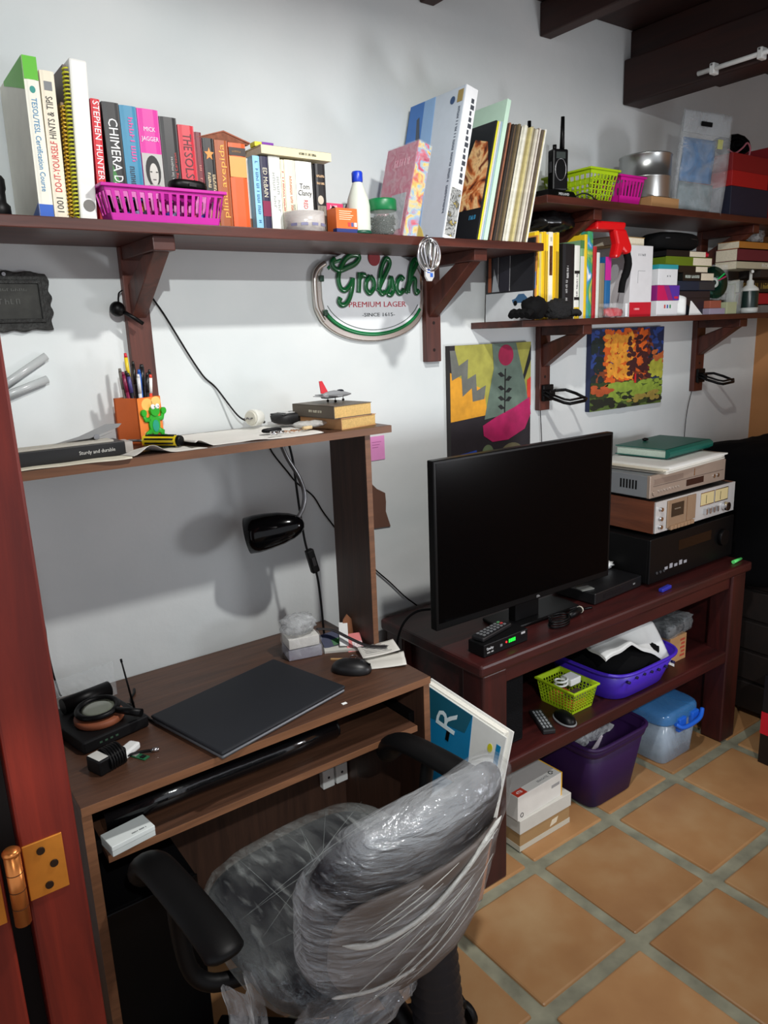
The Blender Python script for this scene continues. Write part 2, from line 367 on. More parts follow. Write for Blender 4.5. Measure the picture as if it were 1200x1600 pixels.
# door jamb and door leaf with its brass hinge
jamb = struct(box('trim_1', (.092, .166, -.80, -.735, -.004, 2.25), REDWOOD, None, .004))
door = struct(box('door_1', (-.75, .066, -.815, -.77, .012, 2.2), REDWOOD, None, .004))
hz = .862
box('gap_shade_strip', (.045, .0915, -.765, -.735, 0, 2.25), mat((16, 8, 7), .9), jamb)  # backing strip behind the door gap, coloured near-black to stand in for shade
hg = obj('hinge_leaf', MB().box(.094, .145, -.8025, -.7995, hz-.04, hz+.045), BRASS, jamb, .001)
for dx, dz in ((.022, .03), (.036, .004), (.026, -.026)):
    obj('screw', MB().cyl((.094+dx, -.8045, hz+dz), (.094+dx, -.802, hz+dz), .0055, n=12), mat((50, 34, 24), .5, .6), hg)
hg2 = obj('hinge_leaf', MB().box(.02, .062, -.8175, -.8145, hz-.045, hz+.04), BRASS, door, .001)
for dx, dz in ((.012, .022), (.026, -.004), (.016, -.032)):
    obj('screw', MB().cyl((.02+dx, -.8195, hz+dz), (.02+dx, -.817, hz+dz), .0055, n=12), mat((50, 34, 24), .5, .6), hg2)
mb = MB().cyl((.080, -.817, hz-.055), (.080, -.817, hz+.0505), .0105, n=18)
mb.lathe([(.0105, 0), (.0115, .001), (.0115, .005), (.008, .008), (0, .009)], 18, T(.080, -.817, hz+.0505))
hb_ = obj('hinge_barrel', mb, mat((206, 128, 66), .3, .75), door, clean=False)
for k in range(1, 4): obj('knuckle_gap', MB().cyl((.080, -.817, hz-.055+.026*k), (.080, -.817, hz-.0538+.026*k), .0108, n=18), mat((90, 50, 24), .6, .5), hb_)

# ================================================================== WALL SHELVES
def bracket(shelf, x0, x1, ztop, zbot, reach, brz):
    """upright on the wall, arm under the board, diagonal brace"""
    b = obj('bracket', MB().box(x0, x1, -.022, -.0005, zbot, ztop), MAHOG_V, shelf, .002)
    w = (x1-x0)*.18
    obj('arm', MB().box(x0+w*.4, x1-w*.4, -reach, -.022, ztop-.03, ztop), MAHOG, b, .002)
    p = [(-reach*.92, ztop-.03), (-reach*.62, ztop-.03), (-.022, brz+.075), (-.022, brz)]
    obj('brace', MB().prism(p, x0+w, x1-w, 'x'), MAHOG_V, b, .002)
    for z in (zbot+.035, zbot+.115):
        obj('screw_hole', MB().cyl(((x0+x1)/2, -.0228, z), ((x0+x1)/2, -.0215, z), .005, n=10), mat((30, 14, 10), .9), b)
sh1 = thing('wall_shelf', 'long mahogany wall shelf holding paperbacks, a magenta basket and vinyl records', 'shelf', (0, 0, 0))
box('board', (-.25, 1.714, -.25, -.0005, 1.773, 1.795), MAHOG, sh1, .002)
bracket(sh1, .565, .620, 1.773, 1.36, .23, 1.615); bracket(sh1, 1.456, 1.512, 1.773, 1.469, .23, 1.60)
shL = thing('wall_shelf', 'lower mahogany wall shelf holding yellow-spined magazines and white phone boxes', 'shelf', (0, 0, 0))
box('board', (1.655, 3.38, -.222, -.0005, 1.561, 1.581), MAHOG, shL, .002)
bracket(shL, 1.953, 2.005, 1.561, 1.277, .2, 1.425); bracket(shL, 2.891, 2.955, 1.561, 1.273, .2, 1.42)
shU = thing('wall_shelf', 'upper mahogany wall shelf with two-way radios, small baskets and red boxes', 'shelf', (0, 0, 0))
box('board', (1.725, 3.38, -.25, -.0005, 1.905, 1.927), MAHOG, shU, .002)
bracket(shU, 1.955, 2.0, 1.905, 1.72, .23, 1.77); bracket(shU, 2.885, 2.935, 1.905, 1.70, .23, 1.74)

# ================================================================== DESK WITH HUTCH
DT = .737
dk = thing('computer_desk', 'brown laminate computer desk with keyboard tray and raised hutch shelf', 'desk', (0, 0, 0))
top = box('desktop', (.227, 1.053, -.495, -.004, DT-.018, DT), DESKW, dk, .001)
box('edge_band', (.227, 1.053, -.4965, -.4945, DT-.018, DT-.0004), DESKE, top)
for x0, x1 in ((.227, .245), (1.035, 1.053)):
    s = box('side_panel', (x0, x1, -.49, -.01, .0005, DT-.018), DESKV, dk, .001); box('edge_band', (x0, x1, -.4915, -.4895, .001, DT-.0182), DESKE, s)
box('back_panel', (.245, 1.035, -.10, -.085, .03, DT-.018), DESKV, dk)
box('drawer_rail', (.245, .262, -.45, -.1, .60, .63), BLACK, dk); box('drawer_rail', (1.018, 1.035, -.45, -.1, .60, .63), BLACK, dk)
tr = box('keyboard_tray', (.264, 1.016, -.485, -.12, .598, .613), DESKW, dk, .001); box('edge_band', (.264, 1.016, -.4865, -.4845, .598, .6128), DESKE, tr)
HT = 1.333
hs = box('hutch_shelf', (.12, 1.113, -.29, -.012, HT-.018, HT), DESKW, dk, .001); box('edge_band', (.12, 1.113, -.2915, -.2895, HT-.018, HT-.0004), DESKE, hs)
hp = box('hutch_post', (1.037, 1.053, -.28, -.112, DT, HT-.018), DESKV, dk, .001); box('edge_band', (1.037, 1.053, -.2815, -.2795, DT, HT-.0185), DESKE, hp)
hp2 = box('hutch_post', (.16, .176, -.28, -.112, DT-.018, HT-.018), DESKV, dk, .001)
box('bracket_foot', (.16, .23, -.28, -.112, DT-.033, DT-.0182), DESKV, hp2)
obj('cam_lock', MB().cyl((.62, -.102, .43), (.62, -.0995, .43), .008, n=12), WHITE, dk)

# ================================================================== TV CABINET
cb = thing('tv_cabinet', 'dark red wooden television stand with square legs and a middle shelf', 'cabinet', (0, 0, 0))
CT = .70; CM = .37
box('top_board', (1.235, 2.585, -.485, -.03, CT-.035, CT), CABW, cb, .008)
for x in (1.25, 2.475):
    for y0, y1 in ((-.475, -.39), (-.125, -.04)):
        box('leg', (x, x+.09, y0, y1, .0005, CT-.035), wood((36, 11, 11), (66, 20, 18), (9, 9, 1), 2.5, .45), cb, .006)
    box('side_panel', (x+.03, x+.06, -.39, -.125, .09, CT-.035), CABW, cb)
box('apron', (1.34, 2.475, -.465, -.435, CT-.085, CT-.035), CABW, cb, .004)
box('middle_shelf', (1.31, 2.505, -.47, -.04, CM-.045, CM), CABW, cb, .006)
box('back_panel', (1.34, 2.475, -.06, -.045, CM, CT-.035), mat((22, 16, 16), .8), cb)

# ================================================================== BOOKS ON THE LONG SHELF
Z1 = 1.795
def book(x0, x1, h, z, label, c, d=.13, y=-.18, title=None, tc=(240, 240, 240), ts=None, tpos=.5, turn=-90, tw=None, bands=(), tilt=0, rough=.45, pages=PAGE, group=None, flip=False, name='book', pics=(), m=None, tx=0):
    """upright book, spine (or fore-edge when flip) towards the room; local origin at the middle of the spine's foot"""
    t = x1-x0
    r = thing(name, label, 'book', ((x0+x1)/2, y, z), 0, group, rot=(0, tilt, 0))
    w = t/2; k = min(.0025, t*.18); cm = m or mat(c, rough)
    mb = MB()
    if flip: mb.box(-w, -w+k, 0, d, 0, h).box(w-k, w, 0, d, 0, h).box(-w+k, w-k, d-k, d, 0, h)
    else: mb.box(-w, -w+k, .0012, d, 0, h).box(w-k, w, .0012, d, 0, h).prism([(-w, .002), (-w*.5, 0), (w*.5, 0), (w, .002), (w-k, .004), (-w+k, .004)], 0, h, 'z')
    cv = obj('cover', mb, cm, r, clean=False)
    i = .004 if h > .1 else .002
    obj('page_block', MB().box(-w+k, w-k, .0045 if not flip else .003, d-.004, i, h-i), pages, r)
    for (f0, f1, bc) in bands:
        plate('colour_band', rect(-w*.98, w*.98, f0*h, f1*h), mat(bc, rough), cv, 0, .0004)
    for p in pics: p(cv, w, h)
    if title:
        for q in (title if isinstance(title, list) else [(title, tc, tpos, tw, tx)]):
            s, col, pos, wd, ox = q
            vert = abs(turn) == 90
            text(s, ts or t*.62, mat(col, .5), cv, (ox, -.0006, pos*h), 'front', turn, width=wd)
    return r
GB = 'paperbacks and hardbacks standing on the long shelf'
def tesol_pic(cv, w, h):
    obj('cover_print', MB().prism([(.004, h*.80), (.10, h*.90), (.17, h*.97), (.17, h), (.004, h)], -w-.0005, -w+.0003, 'x'), mat((86, 178, 32), .4), cv)
    obj('cover_print', MB().prism([(.004, 0), (.09, 0), (.004, h*.10)], -w-.0005, -w+.0003, 'x'), mat((28, 86, 182), .4), cv)
    plate('emblem', ell(0, h*.80, .005, .006), mat((40, 140, 130), .4), cv, 0, .0005)
book(.361, .386, .277, Z1, 'tall white course book with green top and blue foot on its spine', (226, 224, 210), .212, -.222, 'TESOL/TESL Certification Course', (48, 130, 178), .0135, .46, -90, .16,
     bands=[(.86, 1, (86, 178, 32)), (0, .09, (28, 86, 182))], group=GB, pics=[tesol_pic], pages=PAGEW, tilt=1.0)
book(.3875, .4125, .257, Z1, 'cream handbook with red and black household hints title on spine', (228, 218, 196), .20, -.222,
     [('1001', (30, 30, 30), .10, .026, 0), ('DO-IT-YOURSELF', (205, 40, 44), .36, .088, 0), ('HINTS & TIPS', (30, 30, 30), .69, .072, 0)], ts=.017, turn=90, group=GB, tilt=1.3,
     pics=[lambda cv, w, h: plate('emblem', rect(-.007, .007, h*.87, h*.93), GREY, cv, 0, .0004)])
def coil_book(x, h, ring_c, cov_c, label, y, r=.0052, t=.007):
    b = thing('spiral_notebook', label, 'notebook', (x, y, Z1), 0, 'spiral-bound notebooks on the long shelf', rot=(0, 3.0, 0))
    box('cover', (-t/2, t/2, .004, .19, 0, h), mat(cov_c, .5), b); box('page_block', (-t/2+.001, t/2-.001, .006, .188, .002, h+.0005), PAGEW, b)
    pts = []
    n = int(h/.0075)
    for i in range(n*8): a = 2*PI*i/8; pts.append((r*math.cos(a), r*math.sin(a), .006+(h-.012)*i/(n*8)))
    obj('wire_coil', MB().tube(pts, .0017, 5), ring_c, b)
coil_book(.4165, .208, mat((214, 176, 60), .3, .7), (120, 96, 60), 'spiral notebook with brassy gold coil, shorter than the yellow one', -.222, .004, .005)
coil_book(.4268, .275, mat((190, 190, 40), .35), (96, 84, 80), 'tall spiral notebook with yellow-green plastic coil beside the white binder', -.218)
bd = thing('ring_binder', 'thick plain white ring binder with a finger hole in its spine', 'binder', (.4505, -.220, Z1), rot=(0, 3.0, 0))
box('cover', (-.0165, .0165, 0, .21, 0, .287), mat((226, 226, 222), .45), bd, .004)
obj('finger_hole', MB().cyl((.002, -.0012, .028), (.002, .001, .028), .011, n=20), mat((110, 108, 104), .6, .3), bd)
book(.4690, .4765, .243, Z1, 'thin blue softcover squeezed beside the white binder', (26, 108, 170), .17, -.18, group=GB, tilt=3)
book(.482, .499, .232, Z1, 'red thriller paperback with white block capitals', (196, 26, 40), .12, -.185, [('STEPHEN', (240, 236, 236), .83, .07, 0), ('HUNTER', (240, 236, 236), .50, .065, 0), ('~8', (30, 10, 10), .2, .05, 0)], ts=.017, group=GB, tilt=2.2)
book(.513, .546, .231, Z1, 'black thriller with white capitals and green lower spine', (16, 18, 20), .13, -.18, [('CHIMERA', (238, 240, 238), .66, .098, 0), ('DAVID VE', (238, 240, 238), .24, .08, 0)], ts=.026, group=GB,
     pics=[lambda cv, w, h: plate('colour_band', [(-w*.9, .03), (-w*.2, .03), (w*.1, h*.38), (-w*.5, h*.5)], mat((40, 120, 44), .4), cv, 0, .0003)])
book(.547, .581, .229, Z1, 'teal blue paperback with pink title and small yellow tag', (40, 128, 164), .13, -.18, [('~8', (214, 70, 150), .72, .085, .003), ('~9', (20, 40, 60), .35, .07, -.004)], ts=.015, group=GB,
     bands=[(.0, .22, (12, 22, 40))], pics=[lambda cv, w, h: plate('tag', rect(.001, .012, h*.08, h*.2), mat((208, 196, 40), .5), cv, 0, .0007)])
def jag_pic(cv, w, h):
    plate('portrait_panel', rect(-w*.97, w*.97, h*.26, h*.63), mat((176, 176, 172), .5), cv, 0, .0004)
    plate('portrait_hair', ell(0, h*.48, w*.72, h*.135), mat((28, 26, 26), .6), cv, 0, .0007)
    plate('portrait_face', ell(.001, h*.455, w*.42, h*.095), mat((196, 192, 186), .6), cv, 0, .0010)
    plate('portrait_shoulders', [(-w*.9, h*.27), (w*.9, h*.27), (w*.6, h*.36), (.004, h*.38), (-w*.6, h*.36)], mat((150, 148, 146), .6), cv, 0, .0008)
    for sx in (-.005, .007): plate('portrait_eye', ell(sx, h*.475, .0025, .0012), mat((30, 28, 28), .6), cv, 0, .0013)
    plate('portrait_mouth', ell(.001, h*.41, .004, .0012), mat((90, 80, 80), .6), cv, 0, .0013)
book(.582, .626, .228, Z1, 'magenta biography with a black and white portrait on its spine', (206, 22, 148), .14, -.18, [('MICK', (238, 220, 232), .83, .024, 0), ('JAGGER', (238, 220, 232), .75, .036, 0)], ts=.012, turn=0, group=GB, pics=[jag_pic])
book(.627, .664, .218, Z1, 'matt black hardback with small grey spine lettering', (24, 24, 26), .13, -.18, [('Los hombres', (190, 190, 186), .22, .075, -.006), ('que no amaban a las mujeres', (190, 190, 186), .42, .10, 0), ('Stieg Larsson', (190, 50, 50), .55, .06, .009)], ts=.008, turn=90, group=GB)
book(.666, .701, .207, Z1, 'red paperback with tall dark stencil capitals, THE on top', (194, 40, 56), .12, -.18, [('THE', (70, 14, 26), .84, .032, 0), ('SOLSTICE', (70, 14, 26), .5, .10, 0)], ts=.027, group=GB)
book(.702, .718, .197, Z1, 'narrow maroon paperback with cream foot', (104, 24, 36), .11, -.178, '~7', (190, 120, 110), .008, .6, -90, .06, bands=[(0, .42, (214, 204, 170))], group=GB)
def star_pic(cv, w, h):
    st = [(math.sin(PI*i/5)*(.0115 if i % 2 == 0 else .005), h*.83+math.cos(PI*i/5)*(.0135 if i % 2 == 0 else .006)) for i in range(10)]
    plate('star', st, mat((222, 134, 40), .4), cv, 0, .0008)
book(.719, .744, .187, Z1, 'black paperback with an orange star near the top of its spine', (30, 28, 28), .12, -.18, [('~7', (222, 200, 160), .48, .055, -.004), ('~8', (222, 200, 160), .5, .055, .007)], ts=.010, group=GB, pics=[star_pic], bands=[(0, .22, (170, 140, 40))])
book(.746, .776, .186, Z1, 'brown-orange hardback with yellow lower-case title', (160, 84, 44), .13, -.18, 'plina avepida', (236, 168, 70), .018, .55, 90, .15, group=GB)
book(.778, .819, .184, Z1, 'bright orange hardback with black and tan bands on spine', (214, 92, 40), .14, -.18, bands=[(.86, .95, (46, 32, 24)), (.62, .85, (202, 158, 84))], group=GB,
     title='~9', tc=(150, 110, 60), ts=.006, tpos=.905, turn=0, tw=.026)
# folded brown paperback lying open, roof-like, over the star and orange books
ob = thing('open_book', 'worn brown paperback lying face down across the orange books', 'book', (.765, -.10, Z1+.1875), rot=(0, 0, 8))
obj('cover', MB().prism([(-.068, .0), (0, .022), (.068, .006), (.068, .003), (0, .019), (-.064, .0)], -.07, .05, 'y'), mat((150, 82, 56), .6, var=.2), ob)
obj('page_block', MB().prism([(-.060, .0006), (0, .0185), (.064, .003), (.064, .0), (-.058, .0)], -.0685, .047, 'y'), mat((126, 74, 52), .8, var=.25, scale=120), ob)
G2 = 'novels under the lying paperback on the long shelf'
book(.822, .834, .160, Z1, 'pale grey slim novel beside the light blue spine', (198, 200, 196), .12, -.16, group=G2, bands=[(.08, .2, (120, 84, 60))])
book(.835, .852, .163, Z1, 'light blue paperback with faint darker blue title', (140, 196, 222), .12, -.18, '~18', (60, 110, 160), .010, .5, -90, .14, group=G2)
book(.853, .873, .164, Z1, 'navy paperback with white capitals and maroon band', (38, 36, 66), .12, -.18, [('ED McBAIN', (220, 214, 190), .66, .062, 0)], ts=.015, group=G2, bands=[(.22, .42, (130, 30, 70))])
book(.875, .904, .166, Z1, 'white novel with faint grey author name and teal foot mark', (224, 226, 218), .12, -.18, [('~8', (170, 174, 170), .55, .08, -.004), ('~8', (170, 174, 170), .5, .08, .006)], ts=.009, group=G2, bands=[(0, .04, (70, 130, 130))])
book(.905, .914, .161, Z1, 'very thin cream paperback with red spine title', (226, 220, 196), .11, -.18, '~17', (196, 60, 50), .006, .5, -90, .11, group=G2)
book(.915, .943, .162, Z1, 'cream yellow novel with small red spine lettering', (226, 222, 196), .12, -.18, [('~12', (196, 110, 90), .55, .075, 0), ('~8', (150, 150, 140), .25, .05, .006)], ts=.009, group=G2)
book(.944, .988, .162, Z1, 'white novel with black author name and red title down its spine', (232, 232, 226), .12, -.18, group=G2, pics=[
     lambda cv, w, h: text('Tom', .017, mat((30, 30, 30)), cv, (0, -.0006, h*.66), width=.026), lambda cv, w, h: text('Clancy', .017, mat((30, 30, 30)), cv, (0, -.0006, h*.57), width=.036),
     lambda cv, w, h: text('RED RABBIT', .016, mat((206, 36, 46)), cv, (0, -.0006, h*.30), turn=-90, width=.058)])
book(.989, .996, .158, Z1, 'thin plain black paperback beside the patterned spine', (22, 22, 24), .11, -.178, group=G2)
book(.997, 1.025, .161, Z1, 'black paperback with pale ornamental pattern on its spine', (34, 32, 34), .12, -.18, [('~6', (226, 190, 150), .83, .022, 0), ('~9', (226, 190, 150), .73, .022, 0)], ts=.008, turn=0, group=G2, pics=[
     lambda cv, w, h: plate('ornament', ell(-.002, h*.5, .008, .010), mat((196, 186, 170), .5), cv, 0, .0005)] + [
     (lambda cv, w, h, k=k: plate('stripe', rect(-.011+.004*k, -.0095+.004*k, h*.05, h*.42), mat((196, 186, 170), .5), cv, 0, .0005)) for k in range(6)])
lb = thing('book', 'cream paperback lying flat on top of the upright novels', 'book', (.945, -.115, Z1+.1675), rot=(0, 0, 1.5), group=G2)
cv = obj('cover', MB().box(-.094, .094, -.072, .06, .0165, .018).box(-.094, .094, -.072, .06, 0, .0015).box(-.094, .094, -.0725, -.071, 0, .018), mat((222, 212, 176), .6), lb)
obj('cover_top', MB().box(-.094, .094, -.072, .06, .0181, .0186), mat((110, 92, 74), .5), cv); obj('page_block', MB().box(-.092, .092, -.07, .058, .0016, .0164), PAGE, lb)
text('~17', .008, mat((60, 60, 50)), cv, (.03, -.0731, .009), width=.05)
ey = thing('eraser', 'small yellow and purple eraser block lying on the flat cream book', 'eraser', (.872, -.155, Z1+.1865))
box('rubber', (-.022, -.004, -.012, .012, 0, .010), mat((222, 214, 50), .5), ey, .001); box('sleeve', (-.004, .026, -.0125, .0125, 0, .0105), mat((120, 40, 160), .4), ey, .001)

# black camera lens-like pot at the far end
kp = thing('binoculars', 'black binoculars standing upright at the end of the long shelf', 'binoculars', (.300, -.17, Z1))
for k, (dx, dy) in enumerate(((0, -.03), (-.012, .045))):
    obj('barrel', MB().lathe([(.024, 0), (.026, .004), (.026, .02), (.020, .026), (.020, .045), (.022, .05), (.022, .066), (.018, .072), (.012, .075), (0, .075)], 20, T(dx-.01, dy, 0)), BLACK, kp)
obj('hinge', MB().cyl((-.018, -.02, .035), (-.02, .03, .035), .01), BLACK, kp)

# ---------------------------------------------------------------- baskets
def basket(name, label, loc, wb, db, wt, dt, h, m, nx, ny, rotz=0, rows=0, group=None, solid=0.22):
    """moulded slatted basket: wb x db foot, wt x dt rim"""
    r = thing(name, label, 'basket', loc, rotz, group)
    th = .0022
    obj('base', MB().box(-wb/2, wb/2, -db/2, db/2, .001, .004), m, r)
    def P(fx, fy, z): t = z/h; return ((wb+(wt-wb)*t)/2*fx, (db+(dt-db)*t)/2*fy, z)
    mb = MB()
    def panel(a, b, z0, z1, side):
        # slab between two normalised points along a side
        (ax, ay), (bx, by) = a, b
        o = [P(ax, ay, z0), P(bx, by, z0), P(bx, by, z1), P(ax, ay, z1)]
        s = {'f': (0, th, 0), 'b': (0, -th, 0), 'l': (th, 0, 0), 'r': (-th, 0, 0)}[side]
        i = [(x+s[0], y+s[1], z+s[2]) for x, y, z in o]
        mb.hexa(o, i)
    for side, n in (('f', nx), ('b', nx), ('l', ny), ('r', ny)):
        def q(t): return {'f': (t, -1), 'b': (t, 1), 'l': (-1, t), 'r': (1, t)}[side]
        panel(q(-1), q(1), 0.001, h*solid, side); panel(q(-1), q(1), h*.84, h, side)
        for k in range(n+1):
            c = -1+2*k/n; hw = .42/n if not rows else .28/n
            panel(q(max(-1, c-hw)), q(min(1, c+hw)), h*solid, h*.84, side)
        for j in range(1, rows+1):
            z = h*(solid+(.84-solid)*j/(rows+1)); panel(q(-1), q(1), z-.0014, z+.0014, side)
    obj('slatted_wall', mb, m, r, clean=False)
    rim = MB(); lip = .005
    a, b = wt/2, dt/2
    for (x0, x1, y0, y1) in ((-a-lip, a+lip, -b-lip, -b+.002), (-a-lip, a+lip, b-.002, b+lip), (-a-lip, -a+.002, -b, b), (a-.002, a+lip, -b, b)): rim.box(x0, x1, y0, y1, h-.005, h+.0015)
    obj('rim', rim, m, r, .0015)
    return r
basket('plastic_basket', 'long magenta plastic basket with upright slots in front of the books', (.601, -.2155, Z1), .225, .052, .252, .064, .066, mat((186, 26, 150), .35), 15, 3)
gc = thing('spectacle_case', 'small black spectacle case lying on the magenta basket', 'case', (.662, -.213, Z1+.0675), rot=(0, 2, 4))
obj('shell', MB().blob((0, 0, .012), (.040, .022, .0115), 20, 10, .04, 3, 2, .6), BLACK, gc); obj('clasp', MB().box(-.008, .008, -.024, -.020, .008, .014), mat((30, 30, 32), .3), gc)
for k in range(9):
    cl = [(60, 60, 150), (150, 150, 190), (40, 40, 60), (190, 60, 120)][k % 4]
    o = tag(obj('marker_pen', MB().cyl((.505+.021*k, -.222+.004*(k % 3), Z1+.011), (.535+.021*k, -.205-.004*(k % 2), Z1+.019+.004*(k % 3)), .0045, n=10), mat(cl, .4)), ['dark blue', 'lavender', 'black', 'pink'][k % 4]+' marker pen lying inside the magenta basket', 'pen', 'marker pens inside the magenta basket')
# tape roll, boxes, can, bottle, jar
tp = thing('tape_roll', 'wide roll of clear packing tape lying flat in front of the novels', 'tape', (.948, -.200, Z1))
obj('tape', MB().lathe([(.040, 0), (.048, 0), (.048, .045), (.040, .045), (.040, 0)], 40), film((214, 208, 204), .55, .85, 8, (1, 1, 4), .2, .1), tp)
obj('core', MB().lathe([(.036, .0), (.0398, .0), (.0398, .045), (.036, .045), (.036, 0)], 40), mat((176, 168, 164), .6), tp)
for k in range(5): obj('printed_mark', MB().box(-.008, .008, -.0488, -.0482, .012, .018, rotm('Z', -60+30*k)), mat((120, 120, 150), .5), tp)
ox = thing('carton', 'orange carton with fine white print beside the tape roll', 'box', (1.043, -.222, Z1))
box('body', (-.030, .030, -.016, .025, 0, .056), mat((218, 104, 42), .5), ox, .001); box('printed_foot', (-.0302, .0302, -.0164, 0, 0, .010), mat((36, 50, 110), .5), ox)
for k in range(5): box('print_line', (-.022, .010+.004*(k % 3), -.0166, -.0158, .030+.0045*k, .0315+.0045*k), mat((240, 210, 180)), ox)
for k in range(3): box('print_icon', (.002+.009*k, .009+.009*k, -.0166, -.0158, .015, .024), mat([(190, 60, 60), (80, 90, 140), (230, 230, 230)][k]), ox)
pk = thing('carton', 'open pink carton marked A-100 behind the orange carton', 'box', (1.058, -.150, Z1), 3)
box('body', (-.028, .022, -.018, .028, 0, .078), mat((206, 60, 104), .5), pk, .001); obj('flap', MB().prism([(-.02, .060), (.03, .052), (-.01, .072)], -.0192, -.0184, 'y'), BLACKM, pk)
text('A-100', .013, WHITE, pk, (-.008, -.0186, .068), width=.022)
cn = thing('tin_can', 'small grey-white tin can behind the orange carton', 'can', (1.128, -.105, Z1))
obj('body', MB().lathe([(.026, 0), (.027, .002), (.027, .084), (.026, .087), (.024, .085), (0, .084)], 28), mat((196, 202, 200), .35, .3), cn); obj('label_band', MB().lathe([(.0273, .01), (.0273, .07)], 28), mat((206, 208, 204), .5), cn)
bt = thing('glue_bottle', 'translucent white squeeze bottle with blue cap on the long shelf', 'bottle', (1.112, -.1875, Z1))
obj('body', MB().lathe([(.0, .0), (.028, .001), (.029, .005), (.029, .07), (.026, .088), (.012, .125), (.011, .128), (.011, .135)], 28), mat((206, 212, 200), .35), bt)
obj('cap', MB().lathe([(.0125, .126), (.0135, .128), (.0135, .148), (.0115, .151), (0, .1515)], 20), mat((24, 60, 190), .35), bt)
jr = thing('glass_jar', 'glass jar of dark nails with a green screw lid', 'jar', (1.172, -.205, Z1))
obj('glass', MB().lathe([(0, .0), (.036, .0), (.040, .004), (.040, .050), (.034, .060), (.032, .063), (.0305, .0625), (.032, .058), (.038, .049), (.038, .006), (.035, .003), (0, .003)], 32), glass_mat((235, 245, 240), .03, .07), jr)
obj('lid', MB().lathe([(.034, .060), (.036, .062), (.036, .084), (.034, .088), (0, .0885)], 32), mat((14, 112, 62), .4), jr)
mb = MB(); rr = random.Random(3)
for k in range(330):
    a = rr.uniform(0, 2*PI); q = .030*math.sqrt(rr.random()); p = Vector((q*math.cos(a), q*math.sin(a), rr.uniform(.007, .047)))
    d = Vector((rr.gauss(0, 1), rr.gauss(0, 1), rr.gauss(0, 1))).normalized()*.008
    mb.cyl(p-d*.7, p+d*.7, .0016, n=5)
o = obj('nails', mb, mat((34, 32, 30), .4, .5), jr); o['kind'] = 'stuff'
o = tag(obj('lid_disc', MB().lathe([(.0, 0), (.024, 0), (.025, .002), (.025, .006), (.023, .008), (0, .008)], 28), mat((10, 74, 54), .45), loc=(1.092, -.2255, Z1)), 'flat dark green jar lid lying before the glue bottle', 'lid')

# ---------------------------------------------------------------- leaning boxes and records (tilted about the depth axis)
def slab(name, label, cat, x, y0, y1, t, h, m, lean, z=Z1, group=None, edge=None, bev=.001):
    """upright flat thing standing on its thin edge, leaning to the right; face towards -x"""
    r = thing(name, label, cat, (x, y0, z), group=group, rot=(0, lean, 0))
    b = box('body', (0, t, 0, y1-y0, 0, h), m, r, bev)
    if edge: box('spine', (0, t, -.0006, .0005, 0, h), edge, r)
    return r, b
PUZ = ramp_mat('puzzle_print', [(150, 30, 70), (196, 60, 90), (120, 170, 200), (220, 190, 90), (196, 70, 40), (90, 150, 190)], 26, rough=.3)
pz, b = slab('puzzle_box', 'pink jigsaw box sealed in crinkled clear film leaning on the kit box', 'box', 1.203, -.245, -.115, .042, .235, mat((178, 92, 116), .4), 15, bev=.002)
box('front_print', (.001, .041, -.0012, .0005, .001, .234), PUZ, b); plate('label_panel', rect(.015, .075, .02, .11), mat((158, 160, 168), .5), b, -.0003, face='left')
text('~7', .03, mat((210, 150, 166)), b, (-.0008, .05, .19), 'left', 0, width=.075)
obj('film', MB().box(-.002, .044, -.0022, .132, .0005, .237), film((240, 236, 240), .05, .4, 40, (1, 1, 1), .08, .6), pz, .002)
kt, b = slab('model_kit_box', 'large white and blue aeroplane model kit box leaning against the records', 'box', 1.3310, -.248, -.020, .042, .385, mat((186, 196, 206), .35), 13.5, bev=.002)
plate('sky_print', [(.11, .0), (.228, .0), (.228, .384), (.15, .384), (.13, .25)], mat((52, 108, 178), .35), b, -.0003, face='left')
plate('cloud_print', [(.10, .02), (.14, .02), (.16, .25), (.165, .384), (.12, .384)], mat((130, 166, 206), .35), b, -.0006, face='left')
plate('aeroplane_print', [(.12, .06), (.15, .05), (.165, .15), (.20, .20), (.172, .22), (.19, .34), (.18, .345), (.15, .22), (.13, .19), (.14, .15)], mat((60, 70, 84), .4), b, -.0009, face='left')
plate('yellow_nose_print', [(.075, .004), (.16, .004), (.15, .03), (.11, .05), (.09, .03)], mat((214, 190, 90), .4), b, -.0009, face='left')
plate('gold_badge', rect(.006, .026, .345, .375), mat((150, 128, 70), .4), b, -.0006, face='left'); plate('round_badge', ell(.045, .355, .009, .010), mat((40, 70, 110), .4), b, -.0006, face='left')
box('end_print', (.001, .041, -.0012, .0005, .001, .384), mat((222, 224, 226), .35), b); box('photo_print', (.004, .038, -.0018, 0, .01, .13), ramp_mat('kit_photo', [(40, 42, 46), (170, 172, 170), (60, 62, 64), (190, 170, 90)], 60, rough=.4), b)
for k in range(14): box('print_block', (.024, .036-.003*(k % 3), -.0018, 0, .145+.0155*k, .156+.0155*k), mat((60, 64, 72)), b)
text('~34', .012, mat((70, 80, 96)), b, (-.0006, .014, .2), 'left', 90, width=.27)
GL = 'record sleeves leaning in a row on the long shelf'
lp, b = slab('record_sleeve', 'dark record sleeve with glowing painted figures, beside the kit box', 'record', 1.4500, -.248, -.004, .005, .312, mat((22, 24, 28), .4), 14.2, group=GL)
LPART = ramp_mat('lp_art', [(24, 20, 20), (90, 40, 24), (190, 106, 56), (230, 190, 134), (110, 46, 26), (24, 20, 22)], 16, rough=.4)
plate('picture_print', [(.004, .085), (.13, .085), (.10, .20), (.07, .275), (.02, .26), (.004, .2)], LPART, b, -.0003, face='left')
text('~4', .018, mat((50, 130, 170)), b, (-.0008, .03, .062), 'left', 0, width=.026)
